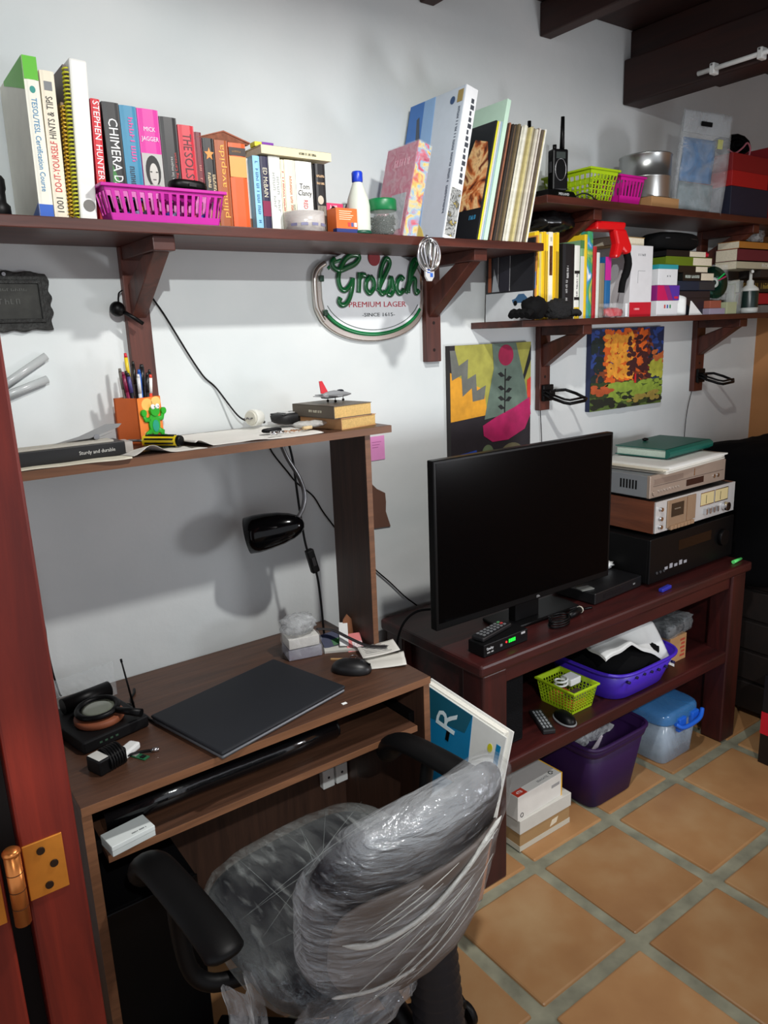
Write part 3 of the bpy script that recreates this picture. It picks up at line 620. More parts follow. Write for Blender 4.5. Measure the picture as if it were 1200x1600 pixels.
for k, (c, t, lab) in enumerate((((214, 208, 50), .005, 'record sleeve with bright yellow edge'), ((206, 204, 196), .005, 'off-white record sleeve beside the yellow edge'), ((150, 176, 196), .004, 'pale blue-grey record sleeve before the mint card'))):
    slab('record_sleeve', lab, 'record', 1.4565+.0068*k, -.248, -.004, t, .311, mat(c, .5), 14.2, group=GL)
slab('mint_card', 'large pale mint green card standing higher than the records', 'card', 1.4790, -.247, -.004, .014, .372, mat((190, 220, 200), .6), 14.2)
cols = [(66, 40, 30), (150, 96, 70), (40, 34, 30), (92, 72, 50), (60, 52, 44), (110, 96, 70), (36, 34, 32), (206, 202, 186), (222, 220, 206), (196, 190, 170), (150, 138, 96), (196, 184, 130), (176, 168, 140), (120, 110, 84), (206, 200, 184), (130, 120, 110), (214, 206, 196), (96, 84, 70), (184, 172, 120), (232, 230, 220)]
nm = ['dark brown', 'tan', 'black-brown', 'khaki brown', 'smoky brown', 'olive', 'black', 'ivory', 'white', 'stone grey', 'mustard', 'straw yellow', 'putty', 'moss', 'bone white', 'taupe', 'cream', 'walnut brown', 'faded yellow', 'chalk white']
x = 1.4985
for k, (c, n_) in enumerate(zip(cols, nm)):
    t = .0048+.0022*((k*7) % 3)/2
    slab('record_sleeve', '%s record sleeve edge in the packed row after the mint card' % n_, 'record', x, -.246+.003*math.sin(k*2.1), -.004, t, .311+.003*math.sin(k*1.7), mat(c, .55, var=.15, scale=60), 14.2, group=GL); x += t+.0019
# silver emblem hung on the shelf edge
em = thing('car_emblem', 'silver oval metal badge with blue checks hung from the shelf edge', 'emblem', (1.2730, -.262, 1.684))
obj('plate', MB().prism(ell(0, .065, .036, .040, 32), .0, .005, 'y'), mat((150, 150, 146), .3, .9), em, .001)
obj('rim', MB().tube([(.036*math.cos(2*PI*i/32), -.001, .065+.040*math.sin(2*PI*i/32)) for i in range(32)], .0035, 8, True), CHROME, em)
for sx in (-1, 1):
    obj('wing', MB().tube(crom([(sx*.006, -.003, .10), (sx*.018, -.004, .085), (sx*.012, -.004, .05), (sx*.004, -.003, .03)]), .0035, 6), CHROME, em); obj('wing', MB().tube(crom([(sx*.022, -.003, .09), (sx*.027, -.003, .07), (sx*.016, -.003, .04)]), .003, 6), CHROME, em)
obj('figure', MB().tube(crom([(0, -.005, .102), (.002, -.006, .085), (-.002, -.006, .065), (0, -.005, .035)]), [.004, .005, .006, .005]*4+[.004, .004, .004][:3], 8) if False else MB().tube([(0, -.005, .102), (.002, -.006, .085), (-.002, -.006, .065), (0, -.005, .035)], [.003, .005, .006, .004], 8), CHROME, em)
obj('shield', MB().prism([(-.015, .034), (.015, .034), (.014, .012), (.006, .001), (-.006, .001), (-.014, .012)], -.003, .004, 'y'), mat((214, 214, 214), .35, .4), em, .001)
for (u0, u1, v0, v1) in ((-.009, 0, .021, .030), (0, .009, .011, .021)): plate('blue_check', rect(u0, u1, v0, v1), mat((50, 96, 180), .35), em, -.003)
obj('hook', MB().tube([(0, .002, .104), (0, .004, .112), (0, .010, .1135)], .002, 6), CHROME, em)

# ================================================================== LOWER RIGHT SHELF
ZL = 1.581
cz = [((30, 28, 30), 'motorbike cover'), ]
GM = 'thin magazines leaning at the open end of the lower shelf'
def mag(x, y0, w, h, t, m, label, lean=0, prints=(), group=None, z=ZL, cat='magazine', name='magazine'):
    r = thing(name, label, cat, (x, y0, z), group=group, rot=(0, lean, 0))
    b = box('cover', (0, t, 0, w, 0, h), m, r)
    for pl, pm, d in prints: plate('cover_print', pl, pm, b, -.0003*d, face='left')
    return r, b
mg, b = mag(1.705, -.215, .20, .235, .006, mat((36, 36, 40), .3), 'glossy dark motoring magazine with a blue car on its white foot', 2, [
    (rect(.001, .199, .0, .085), mat((206, 210, 212), .35), 1), (rect(.148, .170, .09, .233), mat((70, 70, 76), .3), 1), (rect(.098, .140, .09, .233), mat((52, 50, 60), .3), 1),
    ([(.176, .09), (.190, .09), (.190, .23), (.180, .23)], mat((176, 96, 60), .3), 1), ([(.14, .09), (.172, .09), (.165, .16)], mat((190, 196, 200), .3), 2),
    ([(.02, .052), (.08, .052), (.085, .062), (.07, .066), (.058, .078), (.036, .078), (.022, .066)], mat((60, 96, 130), .3), 2), (ell(.034, .052, .008, .008, 12), BLACK, 3), (ell(.07, .052, .008, .008, 12), BLACK, 3)], GM)
for u in (.096, .146): plate('white_line', rect(u, u+.0012, .09, .233), mat((200, 200, 200)), b, -.0006, face='left')
mg, b = mag(1.7135, -.217, .19, .240, .005, mat((206, 140, 70), .4), 'orange magazine with a blue corner behind the glossy dark one', 2, [], GM)
plate('cover_print', [(.001, .09), (.03, .09), (.001, .14)], mat((80, 130, 190), .35), b, -.0003, face='left')
obj('spine_drawing', MB().tube([(.003, -.0004, .10), (.001, -.0004, .13), (.004, -.0004, .16), (.002, -.0004, .19)], .0006, 5), BLACK, b)
# yellow geographic magazines
GY = 'yellow-spined magazines on the lower shelf'
xs = [(1.735, .010, (232, 196, 36)), (1.7458, .008, (238, 200, 30)), (1.7546, .009, (206, 190, 120)), (1.7644, .009, (238, 202, 40)), (1.7742, .010, (226, 184, 30)), (1.785, .010, (240, 206, 44)), (1.7958, .017, (236, 232, 214)), (1.8136, .009, (236, 198, 30)), (1.8234, .010, (228, 186, 28)), (1.8342, .010, (240, 204, 40))]
lab = ['first yellow magazine spine beside the orange cover', 'second yellow spine from the orange cover', 'pale straw magazine spine among the yellow ones', 'yellow spine right after the pale straw one', 'deep yellow spine, second after the pale straw one', 'yellow spine just before the wide white one', 'wide white magazine spine with dark photo panel among yellow ones', 'yellow spine right after the wide white one', 'deep yellow spine, second after the wide white one', 'last yellow spine beside the black binder']
for k, (x, t, c) in enumerate(xs):
    r = thing('magazine', lab[k], 'magazine', (x, -.195+.002*math.sin(k*3), ZL), group=GY)
    b = box('cover', (0, t, 0, .17, 0, .252+.004*math.sin(k*2.2)), mat(c, .4), r, .0008); box('page_block', (.0012, t-.0012, .002, .1705, .001, .2525+.004*math.sin(k*2.2)), PAGEW, r)
    if k == 6: plate('photo_panel', rect(.002, .015, .13, .215), mat((84, 50, 28), .4, var=.5, scale=90), b, 0); plate('crest', rect(.005, .012, .228, .24), mat((190, 184, 160)), b, 0)
    elif t > .0095: plate('title_strip', rect(t*.3, t*.7, .05, .2), mat((150, 116, 20)), b, 0)
def spine(x0, x1, h, c, label, y=-.185, d=.15, title=None, tc=(235, 235, 235), ts=None, tpos=.5, tw=None, bands=(), pics=(), m=None, name='book', turn=-90):
    return book(x0, x1, h, ZL, label, c, d, y, title, tc, ts, tpos, turn, tw, bands, group='thin books and leaflets on the lower shelf', pics=pics, m=m, name=name)
spine(1.871, 1.926, .226, (20, 21, 24), 'thick black binder with white vertical spine print', title=[('~14', (220, 220, 220), .62, .04, -.004), ('~15', (190, 190, 190), .30, .10, -.008)], ts=.013)
spine(1.928, 1.952, .222, (222, 222, 214), 'white boxed volume with black divisions and yellow foot', bands=[(.62, .66, (20, 20, 20)), (.26, .3, (20, 20, 20)), (0, .16, (214, 180, 40))], title='~13', tc=(90, 90, 96), ts=.011, tpos=.46, tw=.07)
spine(1.954, 1.972, .238, (120, 160, 120), 'pale green booklet beside the white boxed volume', bands=[(0, .8, (206, 208, 206)), (.9, 1, (70, 120, 70))])
spine(1.973, 1.987, .256, (226, 190, 36), 'slim yellow booklet beside the colourful atlas')
spine(1.988, 2.014, .266, (214, 218, 214), 'colourful atlas spine in blue, green and yellow patches', m=ramp_mat('atlas', [(240, 240, 236), (60, 140, 190), (60, 150, 90), (226, 206, 80), (240, 240, 236)], 14, (1, 1, .8), .4))
spine(2.017, 2.034, .222, (170, 34, 40), 'narrow red hardback beside the colourful atlas')
spine(2.036, 2.050, .204, (206, 214, 206), 'pale grey-green thin booklet after the red hardback')
spine(2.052, 2.076, .172, (132, 122, 100), 'short khaki book leaning by the red drill', bands=[(.1, .2, (110, 100, 84))])
spine(2.078, 2.108, .192, (28, 96, 148), 'blue booklet with a magenta top by the red drill', bands=[(.62, 1, (190, 40, 140))])
spine(2.110, 2.124, .142, (206, 160, 150), 'small salmon pink booklet by the white tall box', y=-.17)
# red power drill lying across the booklets
dr = thing('hot_glue_gun', 'red plastic hobby tool with black trigger handle lying over the booklets', 'tool', (2.045, -.150, ZL+.2685), rot=(0, 0, -4))
obj('barrel', MB().prism([(-.05, 0), (.075, .001), (.085, .010), (.085, .026), (-.05, .026)], -.070, -.010, 'y'), mat((206, 18, 24), .3), dr, .006)
obj('body', MB().prism([(.03, .006), (.085, .006), (.118, -.05), (.112, -.068), (.09, -.072), (.075, -.06), (.06, -.084), (.036, -.082), (.046, -.04)], -.072, -.040, 'y'), mat((206, 18, 24), .3), dr, .008)
obj('handle', MB().tube(crom([(.105, -.056, -.062), (.116, -.056, -.09), (.112, -.056, -.12), (.096, -.054, -.155), (.092, -.052, -.19)]), [.012]*8+[.013]*8+[.011]*9, 10), BLACKM, dr)
bl = tag(obj('rubber_band_ball', MB().blob((0, 0, .010), (.026, .02, .010), 16, 8, .2, 6, 4), mat((50, 60, 110), .5), loc=(2.06, -.115, ZL+.2947)), 'small dark blue pouch on top of the red hobby tool', 'pouch')
cr = thing('book', 'cream paperback lying on the tall white box', 'book', (2.225, -.10, ZL+.2325), rot=(0, 0, 3))
box('page_block', (-.085, .078, -.069, .055, .002, .026), PAGE, cr); box('cover', (-.087, .08, -.07, .057, .026, .0285), mat((150, 120, 70), .5), cr); box('cover', (-.087, .08, -.07, .057, 0, .002), mat((150, 120, 70), .5), cr)
def carton(name, label, x0, x1, y0, y1, z0, z1, m, group=None, rotz=0, cat='box', bev=.0015):
    cx, cy = (x0+x1)/2, (y0+y1)/2
    r = thing(name, label, cat, (cx, cy, z0), rotz, group)
    b = box('body', (x0-cx, x1-cx, y0-cy, y1-cy, 0, z1-z0), m, r, bev); return r, b, (x0-cx, x1-cx, y0-cy, z1-z0)
r, b, (a0, a1, f, h) = carton('device_box', 'tall white device box with a red foot band', 2.205, 2.325, -.19, -.05, ZL, ZL+.232, mat((216, 216, 218), .4))
plate('red_band', rect(a0, a1, 0, .048), mat((190, 24, 44), .4), b, f); text('~6', .010, mat((236, 190, 190)), b, (a0+.04, f-.0007, .026), width=.03)
text('~4', .012, GREY, b, (0, f-.0005, h-.03), width=.04); plate('outline', rect(-.02, -.019, .11, .15), GREY, b, f); plate('outline', rect(-.02, .02, .15, .151), GREY, b, f)
r = thing('acrylic_box', 'small clear acrylic box with red contents before the booklets', 'box', (2.090, -.200, ZL))
box('shell', (-.045, .075, -.018, .012, .0005, .045), CLEAR, r, .003); obj('red_contents', MB().blob((.01, -.003, .016), (.045, .010, .0145), 18, 8, .25, 7, 5, .6), mat((190, 30, 44), .4), r)
plate('edge', rect(.055, .066, .002, .044), mat((226, 228, 230), .2), r, -.018)
GP = 'phone boxes stacked beside the tall white device box'
r, b, (a0, a1, f, h) = carton('phone_box', 'white phone box with three coloured dots, bottom of its stack', 2.345, 2.470, -.2, -.07, ZL, ZL+.052, mat((222, 224, 226), .4), GP)
for k, c in enumerate(((190, 60, 60), (50, 90, 160), (70, 140, 90))): plate('dot', rect(-.02+.016*k, -.012+.016*k, .026, .038), mat(c), b, f)
r, b, (a0, a1, f, h) = carton('phone_box', 'crimson to purple phone box in the middle of its stack', 2.345, 2.475, -.2, -.07, ZL+.0522, ZL+.104, mat((140, 40, 120), .35), GP)
plate('crimson_print', [(a0, .001), (0, .001), (-.03, h-.001), (a0, h-.001)], mat((196, 26, 90), .35), b, f); plate('violet_print', [(.03, .001), (a1, .001), (a1, h-.001), (.0, h-.001)], mat((84, 50, 160), .35), b, f); plate('red_mark', rect(a1-.03, a1-.006, .006, .014), mat((206, 30, 60)), b, f-.0004)
r, b, (a0, a1, f, h) = carton('phone_box', 'white phone box with teal lid, top of its stack', 2.347, 2.460, -.2, -.07, ZL+.1042, ZL+.172, mat((222, 224, 226), .4), GP)
box('lid', (a0-.0006, a1+.0006, f-.0006, f+.1306, h-.014, h+.0006), mat((40, 150, 160), .4), b); text('~7', .008, GREY, b, (0, f-.0005, .03), width=.03)
o = tag(obj('paper_cup_sleeve', MB().grid(lambda u, v: (-.03+.07*u, -.004-.03*math.sin(PI*u), .075*v*(1-.35*u)+.001), 12, 4, (0, .0015, 0)), WHITE, loc=(2.505, -.17, ZL)), 'white folded paper propped beside the phone boxes', 'paper')
o = tag(obj('folded_card', MB().prism([(0, 0), (.085, .0), (.082, .002), (.01, .05), (.006, .05)], -.0, .002, 'y').prism([(.02, 0), (.085, .0), (.082, .002), (.07, .03), (.03, .03)], .02, .022, 'y'), WHITE, loc=(2.545, -.20, ZL)), 'white crumpled card standing before the dark case', 'card')
# black pouch on a stack of books
GS = 'books stacked flat in the middle of the lower shelf'
stack = [(2.475, 2.72, -.19, -.05, .088, .120, (20, 40, 60), 'dark blue-grey disc case, bottom of the middle book stack'), (2.50, 2.70, -.195, -.05, .1204, .149, (22, 24, 22), 'black paperback with cream fore-edge in the middle stack'), (2.48, 2.665, -.19, -.06, .1494, .172, (26, 24, 20), 'black paperback under the olive green one'), (2.40, 2.69, -.19, -.05, .1724, .202, (96, 118, 26), 'olive green paperback lying in the middle stack'), (2.41, 2.655, -.185, -.05, .2024, .224, (18, 18, 20), 'black booklet on top of the olive paperback')]
for x0, x1, y0, y1, z0, z1, c, lab_ in stack:
    r = thing('book', lab_, 'book', ((x0+x1)/2, y0, ZL+z0), group=GS); w = (x1-x0)/2; h = z1-z0
    # spine to the left, fore-edge visible at the front right third
    obj('cover', MB().box(-w, w*.15, 0, y1-y0, 0, h).box(-w, w, .001, y1-y0, 0, .002).box(-w, w, .001, y1-y0, h-.002, h), mat(c, .4), r); box('page_block', (w*.15, w-.002, .0005, y1-y0-.003, .002, h-.002), PAGE if z0 > .1 else DGREY, r)
    if 'cream fore-edge' in lab_: text('~9', .016, mat((190, 200, 190)), r, (-w*.4, -.0005, h/2), width=.09)
dv = thing('disc_case', 'dark glossy plastic disc case under the stacked books', 'case', (2.60, -.185, ZL))
box('shell', (-.12, .10, 0, .13, .0005, .0875), mat((30, 32, 40), .12), dv, .003); box('lid_line', (-.1202, .1002, -.0004, .1304, .06, .062), mat((10, 10, 12), .4), dv)
pc = thing('camera_pouch', 'rounded black zip pouch on the middle book stack', 'pouch', (2.515, -.125, ZL+.2245))
obj('bag', MB().blob((0, 0, .034), (.135, .058, .032), 24, 12, .06, 3, 8, .65, .001), BLACKM, pc); obj('zip', MB().tube([(-.1, -.05, .04), (0, -.0565, .042), (.09, -.052, .04)], .002, 6), DGREY, pc)
o = tag(obj('red_ribbon', MB().blob((0, 0, .010), (.02, .014, .011), 14, 8, .3, 7, 6, 1, .0), mat((190, 20, 50), .4), loc=(2.664, -.172, ZL+.2028)), 'bright red ribbon bunch beside the black zip pouch', 'ribbon')
o = tag(box('white_card_box', (-.03, .03, -.01, .03, 0, .016), WHITE, None, .001, loc=(2.60, -.183, ZL+.2245)) if False else box('adapter_block', (-.014, .014, -.012, .012, 0, .018), WHITE, None, .001, loc=(2.6730, -.12, ZL+.2022)), 'small white adapter block on the olive paperback', 'adapter')
# compact disc in a clear stand
cd_ = thing('compact_disc', 'compact disc leaning upright in a clear case, green sheen across it', 'disc', (2.765, -.165, ZL+.058), rot=(-8, 0, -20))
obj('disc', MB().lathe([(.0085, 0), (.060, 0), (.060, .0012), (.0085, .0012), (.0085, 0)], 48, T(0, 0, .061) @ rotm('X', 90)), mat((30, 70, 56), .12, .7), cd_)
obj('hub', MB().lathe([(.0086, 0), (.019, 0), (.019, .0016), (.0086, .0016), (.0086, 0)], 24, T(0, 0, .061) @ rotm('X', 90)), mat((190, 200, 196), .3), cd_)
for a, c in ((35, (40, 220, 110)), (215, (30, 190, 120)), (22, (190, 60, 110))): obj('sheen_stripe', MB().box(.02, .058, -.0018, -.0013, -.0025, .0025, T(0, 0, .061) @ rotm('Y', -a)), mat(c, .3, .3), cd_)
obj('case', MB().box(-.065, .068, .004, .009, -.004, .128), CLEAR, cd_)
r, b, _ = carton('eraser', 'reddish brown eraser beneath the compact disc', 2.66, 2.735, -.21, -.18, ZL+.0225, ZL+.050, mat((150, 80, 60), .7)); r, b, _ = carton('eraser', 'lilac grey flat eraser under the reddish one', 2.655, 2.760, -.213, -.175, ZL, ZL+.022, mat((150, 140, 160), .7))
r, b, _ = carton('eraser', 'pale olive rubber block beside the lilac eraser', 2.775, 2.845, -.21, -.165, ZL, ZL+.044, mat((170, 176, 140), .7))
r, b, _ = carton('disc_stand', 'dark square stand holding up the compact disc', 2.70, 2.84, -.16, -.1, ZL, ZL+.056, mat((24, 30, 30), .5))
gj = thing('drinking_glass', 'clear drinking glass with pale cards inside, beside the compact disc', 'glass', (2.905, -.15, ZL))
obj('glass', MB().lathe([(0, 0), (.038, 0), (.042, .125), (.040, .125), (.036, .005), (0, .005)], 28), glass_mat((226, 236, 236), .03, .2), gj); box('card_strip', (-.012, .004, -.01, .012, .006, .11), mat((196, 196, 186)), gj); box('card_strip', (.008, .020, -.006, .014, .006, .116), mat((176, 180, 150)), gj)
pb = thing('pump_bottle', 'black and white pump bottle near the end of the lower shelf', 'bottle', (3.005, -.17, ZL))
obj('body', MB().lathe([(0, .0), (.032, .0), (.034, .004), (.034, .022), (.034, .085), (.03, .096), (.012, .108)], 26), mat((24, 44, 40), .3), pb); obj('foot_band', MB().lathe([(.0345, .002), (.0345, .022)], 26), mat((206, 210, 206), .4), pb)
obj('shoulder', MB().lathe([(.0345, .086), (.031, .097), (.0135, .110), (.0135, .125), (.006, .130), (.006, .165), (0, .166)], 26), mat((214, 216, 212), .4), pb); obj('nozzle', MB().tube([(0, 0, .16), (-.015, -.012, .163), (-.024, -.02, .158)], .005, 8), WHITE, pb)
GR = 'books stacked flat at the far end of the lower shelf'
for x0, x1, z0, z1, c, lab_, tt in ((2.95, 3.30, .0, .035, (130, 130, 128), 'grey tin box at the bottom of the far book stack', None), (3.045, 3.30, .0355, .084, (170, 24, 40), 'red hardback in the far book stack', None), (3.045, 3.30, .0845, .138, (34, 34, 30), 'black hardback with gold pattern in the far stack', '~13'), (2.86, 3.30, .1675, .1965, (190, 186, 160), 'pale hardback with white capitals in the far stack', 'ROALD'), (2.86, 3.32, .197, .242, (104, 34, 48), 'maroon hardback near the top of the far stack', None), (2.87, 3.12, .2425, .270, (180, 120, 50), 'amber paperback topmost of the far stack', None)):
    y0 = -.105 if z1 < .14 else -.19
    r = thing('book', lab_, 'book', ((x0+x1)/2, y0, ZL+z0), group=GR); w = (x1-x0)/2; h = z1-z0
    obj('cover', MB().box(-w, w, .0, .002, 0, h).box(-w, w, 0, .09, 0, .002).box(-w, w, 0, .09, h-.002, h), mat(c, .45), r); box('page_block', (-w+.001, w-.001, .0022, .088, .002, h-.002), PAGE, r)
    if tt: text(tt, h*.7, mat((226, 226, 220) if 'white' in lab_ else (190, 160, 70)), r, (.02 if 'white' in lab_ else 0, -.0006, h/2), width=.11 if 'white' in lab_ else .2)
box_ = thing('book_rest', 'dark wooden block holding the far book stack', 'block', (3.17, -.14, ZL+.1385)); box('block', (-.13, .13, -.05, .04, 0, .0285), mat((40, 30, 26), .7), box_)
o = tag(obj('plastic_bag', MB().blob((0, 0, .03), (.06, .035, .028), 24, 12, .3, 8, 9, 1, .001), MILKY, loc=(3.07, -.13, ZL+.2705)), 'crumpled clear plastic bag on the far book stack', 'bag')
o = tag(obj('black_case', MB().blob((0, 0, .014), (.07, .035, .013), 18, 8, .05, 3, 3, .6, .0), BLACK, loc=(3.21, -.12, ZL+.2425)), 'small black case beside the amber paperback', 'case')
# black plastic bag above the binder, gloves on the shelf end
o = tag(obj('black_bag', MB().blob((0, 0, .036), (.085, .055, .034), 28, 14, .28, 7, 2, 1, .001), mat((14, 14, 16), .25), loc=(1.885, -.120, ZL+.2600)), 'crumpled black plastic bag lying on magazines and binder', 'bag')
gl = thing('glove', 'black fleece glove lying at the open end of the lower shelf', 'glove', (1.712, -.195, ZL+.0005), rot=(0, 0, 28), group='black gloves at the shelf end')
for (c, r_, sd) in (((-.05, -.03, .032), (.058, .034, .033), 1),): obj('palm', MB().blob(c, r_, 26, 12, .22, 6, sd, .9, .001), BLACKM, gl)
for k in range(4): obj('finger', MB().tube(crom([(-.09, -.03+.014*k, .02), (-.115, -.034+.016*k, .022), (-.135, -.03+.015*k, .012)]), .010, 8), BLACKM, gl)
gl = thing('glove', 'black knitted glove beside the fleece one, against the yellow magazines', 'glove', (1.785, -.238, ZL+.0005), rot=(0, 0, -4), group='black gloves at the shelf end')
obj('palm', MB().blob((.005, .0, .028), (.052, .026, .029), 26, 12, .3, 8, 5, .9, .001), mat((12, 12, 14), .9, bump=.8, scale=160), gl)
for k in range(4): obj('finger', MB().tube(crom([(.04, -.02+.011*k, .018), (.062, -.024+.013*k, .02), (.078, -.02+.012*k, .012)]), .008, 8), mat((12, 12, 14), .9), gl)

# ================================================================== UPPER RIGHT SHELF
ZU = 1.927
def radio(x, y, label):
    r = thing('two_way_radio', label, 'radio', (x, y, ZU+.0265), rot=(0, 0, -18), group='two-way radios in the charging cradle')
    box('body', (-.026, .026, -.016, .016, 0, .115), BLACK, r, .005); obj('antenna', MB().cyl((.013, 0, .113), (.014, 0, .205), .0075, .0055, 12), BLACK, r)
    obj('knob', MB().cyl((-.012, 0, .113), (-.012, 0, .128), .006, n=12), BLACK, r); obj('speaker_ring', MB().tube([(.018*math.cos(2*PI*i/20), -.0165, .058+.03*math.sin(2*PI*i/20)) for i in range(20)], .0015, 6, True), STEEL, r)
    box('display', (-.015, .015, -.0172, -.0158, .088, .106), mat((60, 66, 64), .2), r); box('push_button', (-.0285, -.0255, -.008, .008, .05, .08), DGREY, r)
radio(1.786, -.105, 'black two-way radio in the cradle, beside the record sleeves'); radio(1.842, -.185, 'black two-way radio in the cradle, beside the lime basket')
cdl = thing('charging_cradle', 'black desktop charging cradle holding two radios', 'charger', (1.830, -.175, ZU))
obj('base', MB().hexa([(-.065, -.045, 0), (.07, -.045, 0), (.07, .045, 0), (-.065, .045, 0)], [(-.055, -.032, .026), (.06, -.032, .026), (.06, .04, .026), (-.055, .04, .026)]), BLACK, cdl, .004)
text('MIDLAND', .010, mat((210, 212, 214)), cdl, (.005, -.0415, .013), width=.045)
o = tag(obj('charger_cable', MB().tube(crom([(1.902, -.19, ZU+.012), (1.925, -.215, ZU+.022), (1.945, -.232, ZU+.012), (1.95, -.235, ZU+.003), (1.96, -.238, ZU+.003)]), .0022, 6), BLACK), 'thin black charger cable curling between cradle and lime basket', 'cable')
basket('plastic_basket', 'small lime green mesh basket beside the two-way radios', (2.005, -.135, ZU), .105, .15, .135, .19, .095, mat((164, 196, 20), .4), 8, 9, rows=4, solid=.1)
basket('plastic_basket', 'small magenta basket with slots beside the silver tin', (2.165, -.15, ZU), .105, .10, .125, .13, .090, mat((196, 14, 140), .4), 7, 7, solid=.35)
tn = thing('silver_tin', 'round brushed silver tin standing on a cardboard box', 'tin', (2.345, -.13, ZU+.0405))
obj('body', MB().lathe([(0, 0), (.083, 0), (.085, .002), (.085, .065), (.0865, .066), (.0865, .069), (.085, .070), (.085, .135), (.087, .137), (.086, .140), (0, .1405)], 48), mat((176, 178, 176), .3, .9, .05, 4), tn)
r, b, _ = carton('cardboard_box', 'small plain cardboard box under the silver tin', 2.275, 2.43, -.21, -.05, ZU, ZU+.040, mat((172, 128, 82), .8))
# clear hanger bag with blue contents
hb = thing('display_bag', 'tall clear display bag with hanging slot and blue contents', 'bag', (2.515, -.213, ZU), rot=(0, 5, -20))
obj('film', MB().grid(lambda u, v: (-.085+.20*u, .004*math.sin(9*u+5*v), .325*v), 16, 20, (0, .012, 0)), film((214, 220, 224), .12, .5, 9, (1, 1, 1), .1, .6), hb)
obj('header_card', MB().box(-.08, .11, .003, .008, .255, .322), film((190, 196, 200), .35, .6, 5, (1, 1, 1), .3, .1), hb)
obj('hanging_slot', MB().box(-.015, .028, -.0055, -.0015, .278, .292), BLACKM, hb)
obj('blue_contents', MB().grid(lambda u, v: (-.07+.13*u, .006+.002*math.sin(8*v), .10+.14*v), 8, 8, (0, .004, 0)), mat((56, 110, 160), .5, var=.3), hb); box('yellow_tag', (.065, .085, .001, .004, .215, .245), mat((190, 190, 40), .5), hb)
obj('grey_contents', MB().grid(lambda u, v: (-.07+.14*u, .006, .012+.085*v), 6, 6, (0, .004, 0)), mat((110, 126, 130), .6, var=.3), hb)
# boxes on the far end
r, b, _ = carton('storage_box', 'dark navy box at the bottom of the far red boxes', 2.735, 3.0, -.22, -.03, ZU, ZU+.105, mat((24, 26, 48), .6))
r, b, _ = carton('storage_box', 'bright red flat box on the navy box', 2.735, 2.985, -.22, -.04, ZU+.1055, ZU+.158, mat((176, 22, 26), .5))
r, b, _ = carton('storage_box', 'darker red box topmost under the rolled black belt', 2.74, 3.0, -.215, -.04, ZU+.1585, ZU+.218, mat((138, 22, 28), .5))
bt_ = thing('rolled_belt', 'rolled black strap with pink stripe on the red boxes', 'strap', (2.855, -.14, ZU+.2185))
mb = MB(); mb2 = MB()
sp = [(.012+.0017*i)*1.0 for i in range(30)]
pts = [((.018+.0016*i)*1.5*math.cos(i*.55), (.018+.0016*i)*.62*math.sin(i*.55)+.044) for i in range(30)]
for a in range(29):
    (u0, v0), (u1, v1) = pts[a], pts[a+1]
    mb.hexa([(u0, -.03, v0), (u1, -.03, v1), (u1, .03, v1), (u0, .03, v0)], [(u0*.93, -.03, v0*.95+.002), (u1*.93, -.03, v1*.95+.002), (u1*.93, .03, v1*.95+.002), (u0*.93, .03, v0*.95+.002)])
obj('strap', mb, BLACKM, bt_, clean=False)
obj('pink_stripe', MB().tube(crom([(-.075, -.031, .02), (-.03, -.032, .012), (.02, -.032, .035), (.05, -.032, .055), (.075, -.031, .04), (.07, -.031, .01)]), .0035, 6), mat((190, 110, 124), .7), bt_)
for k, (c, t) in enumerate((((140, 20, 30), .022), ((176, 150, 130), .006), ((120, 18, 28), .024), ((150, 30, 40), .02))):
    slab('folder', ['dark red upright folder at the far end of the upper shelf', 'beige thin folder between the red upright folders', 'wine red folder at the far end behind the beige one', 'red folder standing next to the orange wall'][k], 'folder', 3.03+[0, .026, .036, .064][k], -.215, -.02, t, .27-.004*k, mat(c, .5), 2, ZU, 'upright folders at the end of the upper shelf')

# ================================================================== ON THE WALL
# beer sign
def sx(px): return 1.076+(px-487)*.00222-1.27
def sz(py): return 1.544+(530-py)*.00187-1.544
sg = thing('beer_sign', 'white and green embossed metal lager sign under the long shelf', 'sign', (1.27, -.0005, 1.544))
def low(t): return .068*(1-math.sqrt(1-.9*t*t))/(1-math.sqrt(.1))
def outline(k):
    pts = [(.170*k*t, low(t)+(1-k)*.12) for t in [-1+2*i/28 for i in range(29)]]
    top = [(.176*k, .10), (.176*k, .17), (.157*k, .20), (.10*k, .222), (0, .228), (-.10*k, .222), (-.157*k, .20), (-.176*k, .17), (-.176*k, .10)]
    return pts+top
SGM = mat((206, 200, 192), .22, .85)
obj('metal_back', MB().prism(outline(1.06), -.012, 0, 'y'), SGM, sg, .004)
obj('white_plate', MB().prism([(u, v+.010) for u, v in outline(.97)], -.017, -.011, 'y'), mat((222, 226, 228), .3), sg, .003)
arc = [(.166*t, -.0165, low(t)+.014) for t in [-1+2*i/30 for i in range(31)]]
obj('green_stripe', MB().tube(arc, .0055, 8, flat=(1, .5)), mat((16, 110, 58), .25), sg); obj('grey_line', MB().tube([(u*.95, -.0172, w+.012) for u, y, w in arc], .0012, 6), mat((96, 104, 100), .4), sg)
obj('handle_rail', MB().tube(crom([(-.155, -.012, .205), (-.178, -.012, .19), (-.190, -.012, .165), (-.190, -.012, .10), (-.182, -.012, .075), (-.170, -.012, .055)], 8), .008, 10), SGM, sg)
for (u, v) in ((-.170, .165), (-.163, .075)): obj('green_block', MB().box(u-.006, u+.006, -.02, -.012, v-.008, v+.008), mat((14, 60, 40), .35), sg, .002)
obj('green_stripe', MB().tube(crom([(-.150, -.0165, .19), (-.13, -.0165, .206), (-.105, -.0165, .214)]), .005, 8, flat=(1, .5)), mat((16, 110, 58), .25), sg)
